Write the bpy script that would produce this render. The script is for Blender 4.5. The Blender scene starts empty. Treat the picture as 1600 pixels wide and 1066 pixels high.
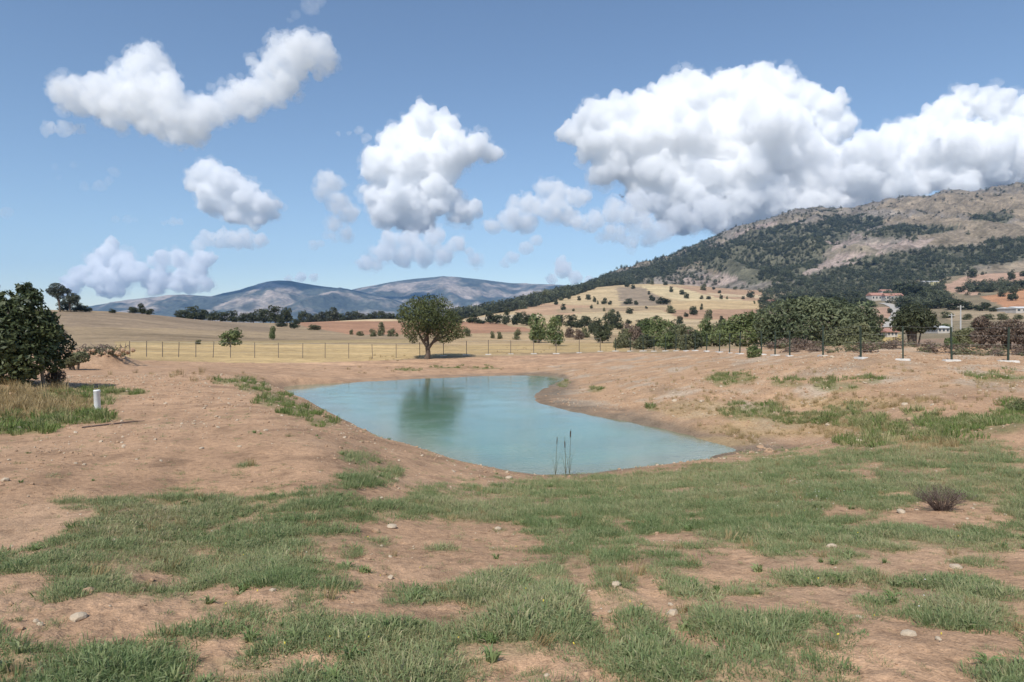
import bpy, bmesh, math, random
import numpy as np
from mathutils import Vector

# ------------------------------------------------------------------ camera, sky, sun, exposure
F = 1600 * 24 / 36.0        # focal length in units of the 1600 px wide frame
YH = 520.0                  # horizon row in that frame
EZ = 4.0                    # eye height above the pond surface (z = 0)
sc = bpy.context.scene
cam = bpy.data.cameras.new('camera')
cam_ob = bpy.data.objects.new('camera', cam)
sc.collection.objects.link(cam_ob)
cam.lens = 24; cam.sensor_width = 36; cam.shift_y = -(533 - YH) / 1600.0
cam.clip_start = 0.1; cam.clip_end = 60000
cam_ob.location = (0, 0, EZ); cam_ob.rotation_euler = (math.radians(90), 0, 0)
sc.camera = cam_ob
SUN_EL, SUN_AZ = 50.0, -156.0
world = bpy.data.worlds.new('World'); sc.world = world; world.use_nodes = True
wt = world.node_tree; wt.nodes.clear()
sky = wt.nodes.new('ShaderNodeTexSky'); sky.sky_type = 'NISHITA'; sky.sun_disc = False
sky.sun_elevation = math.radians(SUN_EL); sky.sun_rotation = math.radians(SUN_AZ)
sky.altitude = 900; sky.air_density = 1.15; sky.dust_density = 0.1; sky.ozone_density = 2.0
wbg = wt.nodes.new('ShaderNodeBackground'); wbg.inputs[1].default_value = 0.103
wout = wt.nodes.new('ShaderNodeOutputWorld')
wt.links.new(sky.outputs[0], wbg.inputs[0]); wt.links.new(wbg.outputs[0], wout.inputs[0])
sun = bpy.data.lights.new('sun', 'SUN'); sun.energy = 4.0; sun.angle = math.radians(0.5); sun.color = (1, 0.955, 0.89)
sun_ob = bpy.data.objects.new('sun', sun); sc.collection.objects.link(sun_ob)
_a, _e = math.radians(SUN_AZ), math.radians(SUN_EL)
sun_ob.rotation_euler = Vector((math.sin(_a) * math.cos(_e), math.cos(_a) * math.cos(_e), math.sin(_e))).to_track_quat('Z', 'Y').to_euler()
vs = sc.view_settings
vs.view_transform = 'Standard'; vs.look = 'None'; vs.gamma = 1; vs.exposure = 0.3; vs.use_curve_mapping = False
cy = sc.cycles
cy.use_denoising = True
cy.max_bounces = 40; cy.diffuse_bounces = 3; cy.glossy_bounces = 3; cy.transmission_bounces = 3
cy.volume_bounces = 40; cy.transparent_max_bounces = 12
cy.sample_clamp_indirect = 6

# ------------------------------------------------------------------ small helpers
R = np.random.RandomState
_p = R(7).permutation(512).astype(np.int64); _p = np.concatenate([_p, _p, _p])
_g = R(3).normal(size=(512, 3)); _g /= np.linalg.norm(_g, axis=1, keepdims=True)

def perlin(P, seed=0):
    P = np.asarray(P, float) + seed * 17.31
    i = np.floor(P).astype(np.int64); f = P - i; i &= 511
    u = f * f * f * (f * (f * 6 - 15) + 10); r = 0
    for dx in (0, 1):
        hx = _p[(i[:, 0] + dx) & 511]; wx = u[:, 0] if dx else 1 - u[:, 0]
        for dy in (0, 1):
            hy = _p[(hx + i[:, 1] + dy) & 511]; wy = wx * (u[:, 1] if dy else 1 - u[:, 1])
            for dz in (0, 1):
                g = _g[_p[(hy + i[:, 2] + dz) & 511]]
                d = g[:, 0] * (f[:, 0] - dx) + g[:, 1] * (f[:, 1] - dy) + g[:, 2] * (f[:, 2] - dz)
                r = r + d * wy * (u[:, 2] if dz else 1 - u[:, 2])
    return r

def fbm(P, octv=4, gain=0.5, seed=0):
    P = np.asarray(P, float); s = 0; a = 1.0
    for k in range(octv):
        s = s + a * perlin(P * 2 ** k, seed + k); a *= gain
    return s

def billow(P, octv=4, gain=0.5, seed=0):
    P = np.asarray(P, float); s = 0; a = 1.0
    for k in range(octv):
        s = s + a * (1 - 2 * np.abs(perlin(P * 2 ** k, seed + k))); a *= gain
    return s

def xy0(x, y, s=1.0, z=0.0):
    return np.stack([x * s, y * s, np.full_like(x, z)], 1)

def sstep(a, b, x):
    t = np.clip((x - a) / (b - a), 0, 1); return t * t * (3 - 2 * t)

def in_poly(px, py, poly):
    inside = np.zeros(px.shape, bool); n = len(poly)
    for i in range(n):
        x0, y0 = poly[i]; x1, y1 = poly[(i + 1) % n]
        if y0 == y1: continue
        c = ((y0 > py) != (y1 > py)) & (px < (x1 - x0) * (py - y0) / (y1 - y0) + x0)
        inside ^= c
    return inside

def poly_sdf(x, y, poly):
    d = np.full(x.shape, 1e9); n = len(poly)
    for i in range(n):
        ax, ay = poly[i]; bx, by = poly[(i + 1) % n]
        ex, ey = bx - ax, by - ay
        t = np.clip(((x - ax) * ex + (y - ay) * ey) / (ex * ex + ey * ey), 0, 1)
        d = np.minimum(d, np.hypot(x - ax - t * ex, y - ay - t * ey))
    return np.where(in_poly(x, y, poly), -d, d)

def mesh_np(name, V, Fc, smooth=True):
    V = np.asarray(V, np.float32); Fc = np.asarray(Fc, np.int32); k = Fc.shape[1]
    me = bpy.data.meshes.new(name)
    me.vertices.add(len(V)); me.vertices.foreach_set('co', V.ravel())
    me.loops.add(Fc.size); me.loops.foreach_set('vertex_index', Fc.ravel())
    me.polygons.add(len(Fc)); me.polygons.foreach_set('loop_start', np.arange(0, Fc.size, k, dtype=np.int32))
    me.polygons.foreach_set('use_smooth', np.full(len(Fc), smooth))
    me.update(calc_edges=True)
    return me

def mixed(name, V, faces, smooth=False):
    me = bpy.data.meshes.new(name); me.from_pydata([tuple(v) for v in V], [], faces); me.update()
    if smooth: me.polygons.foreach_set('use_smooth', np.ones(len(faces), bool))
    return me

def vcol(me, C, name='tone'):
    a = me.color_attributes.new(name, 'FLOAT_COLOR', 'POINT')
    C = np.asarray(C, np.float32)
    if C.shape[1] == 3: C = np.concatenate([C, np.ones((len(C), 1), np.float32)], 1)
    a.data.foreach_set('color', C.ravel())

def link(name, me, mat=None, parent=None, loc=None):
    o = bpy.data.objects.new(name, me); sc.collection.objects.link(o)
    if mat is not None and me is not None and not me.materials: me.materials.append(mat)
    if parent is not None: o.parent = parent
    if loc is not None: o.location = loc
    return o

def tag(o, label=None, cat=None, group=None, kind=None):
    if label: o['label'] = label
    if cat: o['category'] = cat
    if group: o['group'] = group
    if kind: o['kind'] = kind
    return o

def thing(name, label, cat, loc, group=None, rz=0.0):
    o = bpy.data.objects.new(name, None); sc.collection.objects.link(o)
    o.empty_display_size = 0.2; o.location = loc; o.rotation_euler = (0, 0, rz)
    return tag(o, label, cat, group)

class MB:                                    # collects shapes into one mesh
    def __init__(s): s.v = []; s.f = []
    def add(s, V, faces):
        n = len(s.v); s.v += [tuple(p) for p in V]; s.f += [tuple(i + n for i in f) for f in faces]; return s
    def box(s, c, d, rz=0.0, top=1.0):
        q = []
        for z, k in ((-.5, 1), (.5, top)):
            for a, b in ((-.5, -.5), (.5, -.5), (.5, .5), (-.5, .5)):
                x, y = a * d[0] * k, b * d[1] * k
                q.append((c[0] + x * math.cos(rz) - y * math.sin(rz), c[1] + x * math.sin(rz) + y * math.cos(rz), c[2] + z * d[2]))
        return s.add(q, [(0, 3, 2, 1), (4, 5, 6, 7), (0, 1, 5, 4), (1, 2, 6, 5), (2, 3, 7, 6), (3, 0, 4, 7)])
    def tube(s, pts, rad, n=8, cap=True):
        pts = [Vector(p) for p in pts]; q = []; fs = []
        if not hasattr(rad, '__len__'): rad = [rad] * len(pts)
        for i, p in enumerate(pts):
            t = (pts[min(i + 1, len(pts) - 1)] - pts[max(i - 1, 0)]).normalized()
            u = t.cross(Vector((0.13, 0.97, 0.21))).normalized(); w = t.cross(u)
            for k in range(n):
                a = 2 * math.pi * k / n; q.append(p + (u * math.cos(a) + w * math.sin(a)) * rad[i])
        for i in range(len(pts) - 1):
            for k in range(n):
                fs.append((i * n + k, i * n + (k + 1) % n, (i + 1) * n + (k + 1) % n, (i + 1) * n + k))
        if cap:
            fs.append(tuple(range(n - 1, -1, -1))); fs.append(tuple(range((len(pts) - 1) * n, len(pts) * n)))
        return s.add(q, fs)
    def build(s, name, mat, parent=None, loc=None, smooth=False):
        return link(name, mixed(name, s.v, s.f, smooth), mat, parent, loc)
    def mesh(s, name, mat, smooth=False):
        me = mixed(name, s.v, s.f, smooth); me.materials.append(mat); return me

_ico = {}
def ico(sub):
    if sub not in _ico:
        bm = bmesh.new(); bmesh.ops.create_icosphere(bm, subdivisions=sub, radius=1)
        _ico[sub] = (np.array([v.co[:] for v in bm.verts]), np.array([[v.index for v in f.verts] for f in bm.faces])); bm.free()
    return _ico[sub]

# ------------------------------------------------------------------ materials
def new_mat(name):
    m = bpy.data.materials.new(name); m.use_nodes = True; t = m.node_tree
    return m, t, t.nodes, t.links, t.nodes['Principled BSDF']

def noise_node(t, scale, detail=4, rough=0.55, vec=None):
    n = t.nodes.new('ShaderNodeTexNoise'); n.inputs['Scale'].default_value = scale
    n.inputs['Detail'].default_value = detail; n.inputs['Roughness'].default_value = rough
    if vec is not None: t.links.new(vec, n.inputs['Vector'])
    return n

def ramp(t, src, stops):
    r = t.nodes.new('ShaderNodeValToRGB'); t.links.new(src, r.inputs[0]); e = r.color_ramp.elements
    while len(e) < len(stops): e.new(0.5)
    for q, (p, c) in zip(e, stops):
        q.position = p; q.color = (*c, 1) if len(c) == 3 else c
    return r

def mul(t, a, b, fac=1.0, mode='MULTIPLY'):
    m = t.nodes.new('ShaderNodeMix'); m.data_type = 'RGBA'; m.blend_type = mode; m.inputs[0].default_value = fac
    t.links.new(a, m.inputs[6])
    if isinstance(b, tuple): m.inputs[7].default_value = (*b, 1)
    else: t.links.new(b, m.inputs[7])
    return m.outputs[2]

def plain(name, col, rough=0.8, var=0.25, scale=6.0, spec=0.3):
    m, t, N, L, b = new_mat(name)
    tc = N.new('ShaderNodeTexCoord'); n = noise_node(t, scale, 5, 0.6, tc.outputs['Object'])
    lo = tuple(c * (1 - var) for c in col); hi = tuple(min(1, c * (1 + var)) for c in col)
    L.new(ramp(t, n.outputs[0], [(0.3, lo), (0.7, hi)]).outputs[0], b.inputs['Base Color'])
    b.inputs['Roughness'].default_value = rough; b.inputs['Specular IOR Level'].default_value = spec
    bp = N.new('ShaderNodeBump'); bp.inputs['Strength'].default_value = 0.25; bp.inputs['Distance'].default_value = 0.02
    L.new(n.outputs[0], bp.inputs['Height']); L.new(bp.outputs[0], b.inputs['Normal'])
    return m

def leafmat(name, dark, light, trans=0.3, rough=0.55, inst=False):
    """Foliage; each leaf carries its own tint 0..1 (a leaf's own colour)."""
    m, t, N, L, b = new_mat(name)
    at = N.new('ShaderNodeAttribute'); at.attribute_name = 'tint'; fac = at.outputs['Fac']
    if inst:
        ai = N.new('ShaderNodeAttribute'); ai.attribute_name = 'tone_shift'; ai.attribute_type = 'INSTANCER'
        ad = N.new('ShaderNodeMath'); ad.operation = 'ADD'; L.new(fac, ad.inputs[0]); L.new(ai.outputs['Fac'], ad.inputs[1]); fac = ad.outputs[0]
    stops = [(0.0, dark), (1.0, light)] if not isinstance(light, list) else [(0.0, dark)] + light
    c = ramp(t, fac, stops).outputs[0]
    L.new(c, b.inputs['Base Color']); b.inputs['Roughness'].default_value = rough
    b.inputs['Specular IOR Level'].default_value = 0.25
    tr = N.new('ShaderNodeBsdfTranslucent'); L.new(c, tr.inputs[0])
    mx = N.new('ShaderNodeMixShader'); mx.inputs[0].default_value = trans
    L.new(b.outputs[0], mx.inputs[1]); L.new(tr.outputs[0], mx.inputs[2])
    L.new(mx.outputs[0], N['Material Output'].inputs[0])
    return m

def ground_mat():
    m, t, N, L, b = new_mat('soil')
    tc = N.new('ShaderNodeTexCoord'); P = tc.outputs['Object']
    at = N.new('ShaderNodeAttribute'); at.attribute_name = 'tone'
    c = at.outputs['Color']
    n1 = noise_node(t, 0.9, 6, 0.6, P); n2 = noise_node(t, 9.0, 5, 0.65, P); n3 = noise_node(t, 60.0, 3, 0.6, P)
    c = mul(t, c, ramp(t, n1.outputs[0], [(0.3, (0.78, 0.77, 0.76)), (0.7, (1.18, 1.17, 1.16))]).outputs[0])
    c = mul(t, c, ramp(t, n2.outputs[0], [(0.28, (0.58, 0.56, 0.54)), (0.45, (0.96, 0.96, 0.96)), (0.74, (1.24, 1.24, 1.24))]).outputs[0])
    c = mul(t, c, ramp(t, n3.outputs[0], [(0.3, (0.75, 0.74, 0.73)), (0.7, (1.2, 1.2, 1.2))]).outputs[0])
    vo = N.new('ShaderNodeTexVoronoi'); vo.inputs['Scale'].default_value = 14.0; L.new(P, vo.inputs['Vector'])
    r = ramp(t, vo.outputs['Distance'], [(0.10, (1, 1, 1)), (0.16, (0, 0, 0))])
    wn = ramp(t, vo.outputs['Color'], [(0.72, (0, 0, 0)), (0.8, (1, 1, 1))])
    g = mul(t, r.outputs[0], wn.outputs[0])
    mx = N.new('ShaderNodeMix'); mx.data_type = 'RGBA'; L.new(g, mx.inputs[0]); L.new(c, mx.inputs[6])
    L.new(mul(t, c, (1.45, 1.5, 1.55)), mx.inputs[7])
    L.new(mx.outputs[2], b.inputs['Base Color'])
    b.inputs['Roughness'].default_value = 0.95; b.inputs['Specular IOR Level'].default_value = 0.15
    ad = N.new('ShaderNodeMath'); ad.operation = 'MULTIPLY_ADD'; L.new(n3.outputs[0], ad.inputs[0]); ad.inputs[1].default_value = 0.25; L.new(n2.outputs[0], ad.inputs[2])
    bp = N.new('ShaderNodeBump'); bp.inputs['Strength'].default_value = 0.8; bp.inputs['Distance'].default_value = 0.05
    L.new(ad.outputs[0], bp.inputs['Height']); L.new(bp.outputs[0], b.inputs['Normal'])
    return m

def slope_mat(name, s1, s2):
    m, t, N, L, b = new_mat(name)
    tc = N.new('ShaderNodeTexCoord'); P = tc.outputs['Object']
    at = N.new('ShaderNodeAttribute'); at.attribute_name = 'tone'
    n1 = noise_node(t, s1, 8, 0.68, P); n2 = noise_node(t, s2, 5, 0.65, P)
    c = mul(t, at.outputs['Color'], ramp(t, n1.outputs[0], [(0.36, (0.6, 0.61, 0.58)), (0.5, (1, 1, 1)), (0.64, (1.28, 1.25, 1.22))]).outputs[0])
    c = mul(t, c, ramp(t, n2.outputs[0], [(0.35, (0.7, 0.7, 0.7)), (0.65, (1.25, 1.25, 1.25))]).outputs[0])
    L.new(c, b.inputs['Base Color']); b.inputs['Roughness'].default_value = 0.95; b.inputs['Specular IOR Level'].default_value = 0.1
    bp = N.new('ShaderNodeBump'); bp.inputs['Strength'].default_value = 0.7; bp.inputs['Distance'].default_value = 0.35 / s1 * 0.1
    L.new(n1.outputs[0], bp.inputs['Height']); L.new(bp.outputs[0], b.inputs['Normal'])
    return m

def water_mat():
    m, t, N, L, b = new_mat('pond_water')
    tc = N.new('ShaderNodeTexCoord'); mp = N.new('ShaderNodeMapping'); L.new(tc.outputs['Object'], mp.inputs[0])
    at = N.new('ShaderNodeAttribute'); at.attribute_name = 'tone'; L.new(at.outputs['Color'], b.inputs['Base Color'])
    b.inputs['Roughness'].default_value = 0.06; b.inputs['IOR'].default_value = 1.333
    mp.inputs['Scale'].default_value = (1.0, 1.6, 1.0)
    n1 = noise_node(t, 3.2, 4, 0.55, mp.outputs[0]); n2 = noise_node(t, 0.5, 2, 0.5, tc.outputs['Object'])
    mm = N.new('ShaderNodeMath'); mm.operation = 'MULTIPLY'; L.new(n1.outputs[0], mm.inputs[0])
    L.new(ramp(t, n2.outputs[0], [(0.35, (0.35,) * 3), (0.65, (1, 1, 1))]).outputs[0], mm.inputs[1])
    bp = N.new('ShaderNodeBump'); bp.inputs['Strength'].default_value = 0.3; bp.inputs['Distance'].default_value = 0.03
    L.new(mm.outputs[0], bp.inputs['Height']); L.new(bp.outputs[0], b.inputs['Normal'])
    return m

# ------------------------------------------------------------------ terrain shape
def pt(px, py, Y):                           # a point of the photographed place at depth Y
    return ((px - 800) * Y / F, Y, EZ - (py - YH) * Y / F)

SHORE_PX = [(437, 607), (455, 602), (500, 600), (560, 597), (650, 592), (740, 588), (820, 586), (880, 588), (884, 594), (862, 603),
            (842, 612), (836, 620), (846, 631), (900, 644), (980, 656), (1060, 673), (1108, 687), (1134, 696), (1148, 704), (1128, 711), (1105, 719),
            (1090, 727), (1000, 735), (930, 740), (860, 744), (800, 741), (740, 733), (690, 723), (640, 711), (608, 697), (585, 684), (548, 666),
            (515, 648), (478, 628), (447, 614)]
SHORE = [((px - 800) * EZ / (py - YH), EZ * F / (py - YH)) for px, py in SHORE_PX]
def chaikin(P, n=2):
    for _ in range(n):
        Q = []
        for i in range(len(P)):
            a, b = P[i], P[(i + 1) % len(P)]
            Q += [(a[0] * .75 + b[0] * .25, a[1] * .75 + b[1] * .25), (a[0] * .25 + b[0] * .75, a[1] * .25 + b[1] * .75)]
        P = Q
    return P
SHORE_S = chaikin(SHORE, 1)

CP = []                                      # (X, Y, Z) control points
for px in (-600, 0, 150, 300, 400, 520, 600, 860, 1150, 1400, 1600, 2200):
    CP += [((px - 800) * 1.2 / F, 1.2, 2.32), ((px - 800) * 3.3 / F, 3.3, 2.3)]
CP += [(0, -6, 2.4), (-8, -3, 2.4), (8, -3, 2.4)]
cols = {
    -600: [(10, 1.95, 0), (25, 1.8, 0), (60, 1.3, 0), (110, 3, 0), (200, 11, 0), (400, 11, 0), (800, 12, 0), (1100, 15, 0)],
    2200: [(9, 1.95, 0), (20, 1.9, 0), (34, 2.5, 0), (60, 3.0, 0), (120, 5, 0), (400, 18, 0), (800, 75, 0), (1100, 110, 0)],
}
for px, L_ in cols.items():
    CP += [((px - 800) * Y / F, Y, z) for Y, z, _ in L_]
PC = [  # px, py, Y
    (0, 860, 6.3), (0, 750, 9.5), (0, 680, 15.3), (0, 640, 20), (0, 600, 28), (0, 575, 50), (0, 556, 85),
    (150, 800, 7.8), (150, 700, 12.5), (150, 640, 20), (150, 610, 28), (150, 590, 38), (150, 576, 55), (150, 567, 76),
    (300, 900, 5.8), (300, 750, 10.2), (300, 660, 16.8), (300, 620, 24), (300, 600, 30), (300, 582, 42), (300, 572, 60), (300, 567, 78),
    (400, 850, 6.8), (400, 760, 9.8), (400, 700, 12.8), (400, 660, 16.5), (400, 630, 22), (400, 608, 29), (400, 595, 36), (400, 588, 47), (420, 579, 60), (400, 567, 79),
    (520, 850, 6.8), (520, 780, 8.9), (520, 720, 11.8), (500, 690, 14),
    (600, 900, 5.8), (600, 780, 9.8), (600, 735, 13),
    (560, 583, 66), (560, 574, 73), (560, 565, 80), (660, 575, 73), (656, 560, 82), (800, 575, 72), (730, 556, 84), (800, 553, 86), (900, 572, 69), (900, 553, 86), (940, 549, 88),
    (860, 900, 5.9), (860, 820, 8.6), (860, 780, 11.6), (860, 760, 14.5), (860, 746, 18.2),
    (1150, 900, 5.8), (1150, 800, 9.2), (1150, 750, 12.6), (1150, 727, 17),
    (1250, 690, 24.3), (1250, 660, 27.5), (1250, 620, 31), (1250, 590, 34.5), (1250, 573, 38), (1250, 564, 42),
    (1000, 630, 35.5), (1000, 612, 39), (1000, 590, 48), (1000, 571, 60), (1000, 555, 73), (1100, 645, 30), (1100, 605, 36.5), (1100, 577, 46), (1100, 557, 60), (1085, 549, 70),
    (920, 600, 50), (920, 585, 58),
    (1400, 900, 5.7), (1400, 800, 8.6), (1400, 720, 13.2), (1400, 690, 16.5), (1400, 660, 20.5), (1400, 630, 25), (1400, 600, 29.5), (1400, 576, 33), (1400, 567, 34.5), (1300, 566, 37),
    (1600, 900, 5.6), (1600, 780, 9), (1600, 700, 14), (1600, 650, 19.5), (1600, 610, 26), (1600, 585, 31), (1600, 568, 34), (1600, 560, 42), (1450, 556, 45),
    # fields beyond the fence
    (0, 540, 110), (0, 510, 150), (60, 487, 200), (150, 488, 205), (200, 540, 105), (200, 515, 150), (230, 492, 215), (320, 540, 108), (320, 518, 160), (320, 501, 250),
    (450, 541, 105), (450, 528, 150), (450, 512, 240), (450, 505, 330), (600, 540, 108), (600, 527, 150), (600, 512, 250), (600, 499, 400),
    (740, 542, 110), (740, 528, 160), (740, 512, 270), (740, 502, 400), (740, 492, 650), (850, 541, 115), (850, 527, 180), (850, 508, 330), (850, 488, 520), (850, 470, 760), (850, 463, 880),
    (950, 540, 120), (950, 522, 210), (950, 500, 360), (950, 480, 560), (950, 462, 780), (950, 448, 950), (1050, 540, 120), (1050, 525, 210), (1050, 502, 370), (1050, 480, 560), (1050, 461, 780), (1050, 446, 980),
    (1170, 540, 110), (1170, 525, 190), (1170, 503, 360), (1170, 480, 580), (1170, 466, 800), (1170, 458, 950), (1300, 540, 100), (1300, 525, 190), (1300, 505, 330), (1300, 487, 500), (1300, 465, 800),
    (1400, 543, 90), (1400, 528, 160), (1400, 508, 300), (1400, 488, 450), (1400, 465, 680), (1400, 442, 950), (1500, 545, 80), (1500, 527, 150), (1500, 505, 280), (1500, 480, 450), (1500, 452, 700), (1500, 425, 1000),
    (1600, 547, 75), (1600, 525, 140), (1600, 500, 280), (1600, 480, 420), (1600, 450, 650), (1600, 418, 1000),
]
CP += [pt(*q) for q in PC]
for px, z in ((60, 8), (300, 8), (450, 8), (600, 9), (700, 10)): CP += [((px - 800) * Y / F, Y, z) for Y in (500, 1100)]
CP = np.array(CP)

def warp(x, y):
    r = np.hypot(x, y); th = np.clip(np.arctan2(x, y), -1.0, 1.0)
    return np.stack([th * 2.6, np.log(r + 2.5) * 1.0], 1)
_W = warp(CP[:, 0], CP[:, 1])
_sl = CP[:, 1].clip(3) ** 0.5                # solve for z relative to distance so that near and far weigh alike
def _k(d2): return 0.5 * d2 * np.log(d2 + 1e-12)
_n = len(CP)
_A = np.zeros((_n + 3, _n + 3)); _d2 = ((_W[:, None] - _W[None]) ** 2).sum(-1)
_A[:_n, :_n] = _k(_d2) + np.eye(_n) * 2e-4; _A[:_n, _n] = 1; _A[:_n, _n + 1:] = _W; _A[_n, :_n] = 1; _A[_n + 1:, :_n] = _W.T
def _scale(r): return np.maximum(r, 3.0) ** 0.8
_rc = np.hypot(CP[:, 0], CP[:, 1])
_sol = np.linalg.solve(_A, np.concatenate([(CP[:, 2] - 2.0) / _scale(_rc), np.zeros(3)]))

def base_h(x, y):
    out = np.empty(len(x))
    for s in range(0, len(x), 40000):
        xs, ys = x[s:s + 40000], y[s:s + 40000]; r = np.hypot(xs, ys)
        f = np.minimum(1, 1150 / np.maximum(r, 1))
        Wq = warp(xs * f, ys * f)
        d2 = ((Wq[:, None] - _W[None]) ** 2).sum(-1)
        z = _k(d2) @ _sol[:_n] + _sol[_n] + Wq @ _sol[_n + 1:]
        z = z * _scale(r * f) + 2.0
        z = z + (9.0 - z) * sstep(1080, 1600, r)
        back = sstep(1.05, 1.9, np.abs(np.arctan2(xs, ys)))    # beside and behind the viewer: plain level ground
        out[s:s + 40000] = z + (2.35 - z) * back
    return out

RUTS = [[pt(905, 880, 6.2), pt(915, 930, 5.3), pt(940, 1010, 4.3), pt(960, 1066, 3.8)], [pt(975, 885, 6.2), pt(1020, 950, 5.0), pt(1075, 1066, 3.8)]]
TRACK = [[pt(70, 790, 8.3), pt(190, 690, 13.4), pt(262, 620, 24), pt(285, 598, 32), pt(300, 583, 42)], [pt(260, 790, 8.3), pt(300, 690, 13.4), pt(335, 620, 24), pt(345, 598, 32), pt(345, 583, 42)]]
def seg_dist(x, y, pts):
    d = np.full(x.shape, 1e9)
    for a, b in zip(pts[:-1], pts[1:]):
        ex, ey = b[0] - a[0], b[1] - a[1]
        t = np.clip(((x - a[0]) * ex + (y - a[1]) * ey) / (ex * ex + ey * ey), 0, 1)
        d = np.minimum(d, np.hypot(x - a[0] - t * ex, y - a[1] - t * ey))
    return d

def H(x, y, detail=True):
    x = np.asarray(x, float).ravel(); y = np.asarray(y, float).ravel()
    z = base_h(x, y); r = np.hypot(x, y)
    m = (r < 110) & (y > 5)
    if m.any():
        xs, ys = x[m], y[m]
        d = poly_sdf(xs, ys, SHORE_S)
        d = d + 0.35 * fbm(xy0(xs, ys, 0.5), 3) * np.exp(-(d / 2.5) ** 2) * np.clip(ys / 30, 0.3, 1)
        zz = z[m]
        cap = 0.02 + 0.47 * d + 0.10 * np.sin(d * 1.3) * (d > 0)
        k = 0.25; h = np.clip(0.5 + 0.5 * (cap - zz) / k, 0, 1)
        sm = cap + (zz - cap) * h - k * h * (1 - h)
        lo = 0.03 + 0.035 * d
        outz = np.maximum(sm, lo)
        inz = np.maximum(0.02 + 0.32 * d, -1.8)
        z[m] = np.where(d > 0, outz, inz)
    if detail:
        q = r < 400
        xs, ys, rs = x[q], y[q], r[q]; P = xy0(xs, ys)
        dz = 0.07 * fbm(P * 0.35, 3, seed=2) * sstep(2, 8, rs) + 0.035 * fbm(P * 1.7, 2, seed=5) * (1 - 0.5 * sstep(10, 20, rs))
        near = rs < 40
        c = np.zeros_like(dz); c[near] = 0.022 * billow(P[near] * 4.0, 4, 0.6, seed=9) * (1 - sstep(5, 11, rs[near]))
        # rough tilled earth on the bank to the right and the heaps beyond the fence
        bank = sstep(2, 8, xs) * sstep(24, 30, ys) * (1 - sstep(60, 80, ys))
        dz = dz + bank * 0.085 * billow(P * 0.6, 5, 0.6, seed=14)
        heap = sstep(21.5, 26, xs) * sstep(38.5, 44, ys) * (1 - sstep(60, 75, ys))
        dz = dz + heap * 0.6 * np.clip(fbm(P * 0.28, 4, 0.6, seed=21) + 0.25, 0, 2)
        flat = np.ones_like(dz)
        dd = np.minimum(*[seg_dist(xs, ys, rr) for rr in RUTS])
        dz = dz - 0.035 * np.exp(-(dd / 0.13) ** 2)
        d2 = np.minimum(*[seg_dist(xs, ys, rr) for rr in TRACK]) + 0.12 * fbm(P * 0.5, 2, seed=37)
        dz = dz - 0.022 * np.exp(-(d2 / 0.2) ** 2) + 0.01 * np.exp(-((d2 - 0.42) / 0.16) ** 2)
        for cx, cy_, rr_, hh in MOUNDS:
            dz = dz + hh * np.exp(-(((xs - cx) ** 2 + (ys - cy_) ** 2) / rr_ ** 2)) * (1 + 0.5 * fbm(P * 0.8, 3, seed=31))
        z[q] += (dz + c) * flat
    return z
MOUNDS = [(*pt(150, 575, 52)[:2], 2.0, 1.0), (*pt(185, 575, 55)[:2], 1.8, 0.9), (*pt(1590, 690, 15.5)[:2], 1.4, 0.28), (*pt(1480, 640, 22)[:2], 1.5, 0.2)]

def hz(x, y): return float(H(np.array([x]), np.array([y]))[0])

_Ys = np.concatenate([np.linspace(2.6, 100, 900), np.geomspace(100.5, 1150, 700)])
def ground_hit(px, py):
    """depth at which the line of sight of the photograph's (px, py) meets the ground."""
    X = (px - 800) * _Ys / F; z = H(X, _Ys, False); q = YH + (EZ - z) * F / _Ys
    i = np.nonzero(q <= py)[0]
    return float(_Ys[i[0]]) if len(i) else 1100.0
def on_ground(px, py=None, Y=None):
    if Y is None: Y = ground_hit(px, py)
    x = (px - 800) * Y / F
    return x, Y, hz(x, Y)

# ------------------------------------------------------------------ what grows where (areas of the ground, as the photograph shows them)
def ell(px, py, L_, jit):
    v = np.zeros_like(px)
    for cx, cy_, rx, ry in L_:
        q = ((px - cx) / rx) ** 2 + ((py - cy_) / ry) ** 2
        v = np.maximum(v, 1 - sstep(0.5, 1.5, q + jit))
    return v
DIRT = [(670, 862, 165, 48), (610, 925, 105, 45), (200, 975, 160, 36), (380, 930, 70, 16), (20, 930, 60, 60), (30, 800, 75, 45), (40, 990, 70, 18),
        (1190, 893, 115, 34), (1290, 930, 90, 30), (1450, 1015, 180, 70), (1490, 808, 115, 20), (1590, 890, 60, 30), (1430, 880, 90, 22), (600, 770, 42, 12),
        (650, 750, 40, 10), (1045, 842, 42, 8), (930, 1055, 40, 22), (330, 1010, 40, 14), (1180, 950, 60, 20), (1330, 800, 40, 8), (830, 905, 14, 30), (480, 1030, 40, 14), (230, 905, 60, 9), (1120, 1010, 40, 12)]
DIRT = [(a, b + 1, rx * 1.06, ry * 1.15) for a, b, rx, ry in DIRT]
TUFT = [(1515, 942, 95, 38), (1380, 943, 32, 20), (1530, 855, 48, 28), (1235, 855, 42, 22), (1385, 838, 60, 24), (20, 880, 42, 16), (530, 912, 26, 12), (545, 862, 20, 12),
        (640, 935, 45, 12), (1250, 905, 40, 10), (1310, 905, 30, 8), (685, 857, 28, 5), (115, 860, 36, 20), (300, 990, 60, 14), (1570, 1050, 40, 20), (1170, 920, 40, 10), (590, 850, 20, 8),
        (120, 790, 30, 8), (180, 790, 45, 10), (560, 715, 25, 12), (380, 728, 14, 4), (1280, 990, 50, 22), (1200, 985, 60, 25), (1460, 840, 24, 8)]
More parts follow.
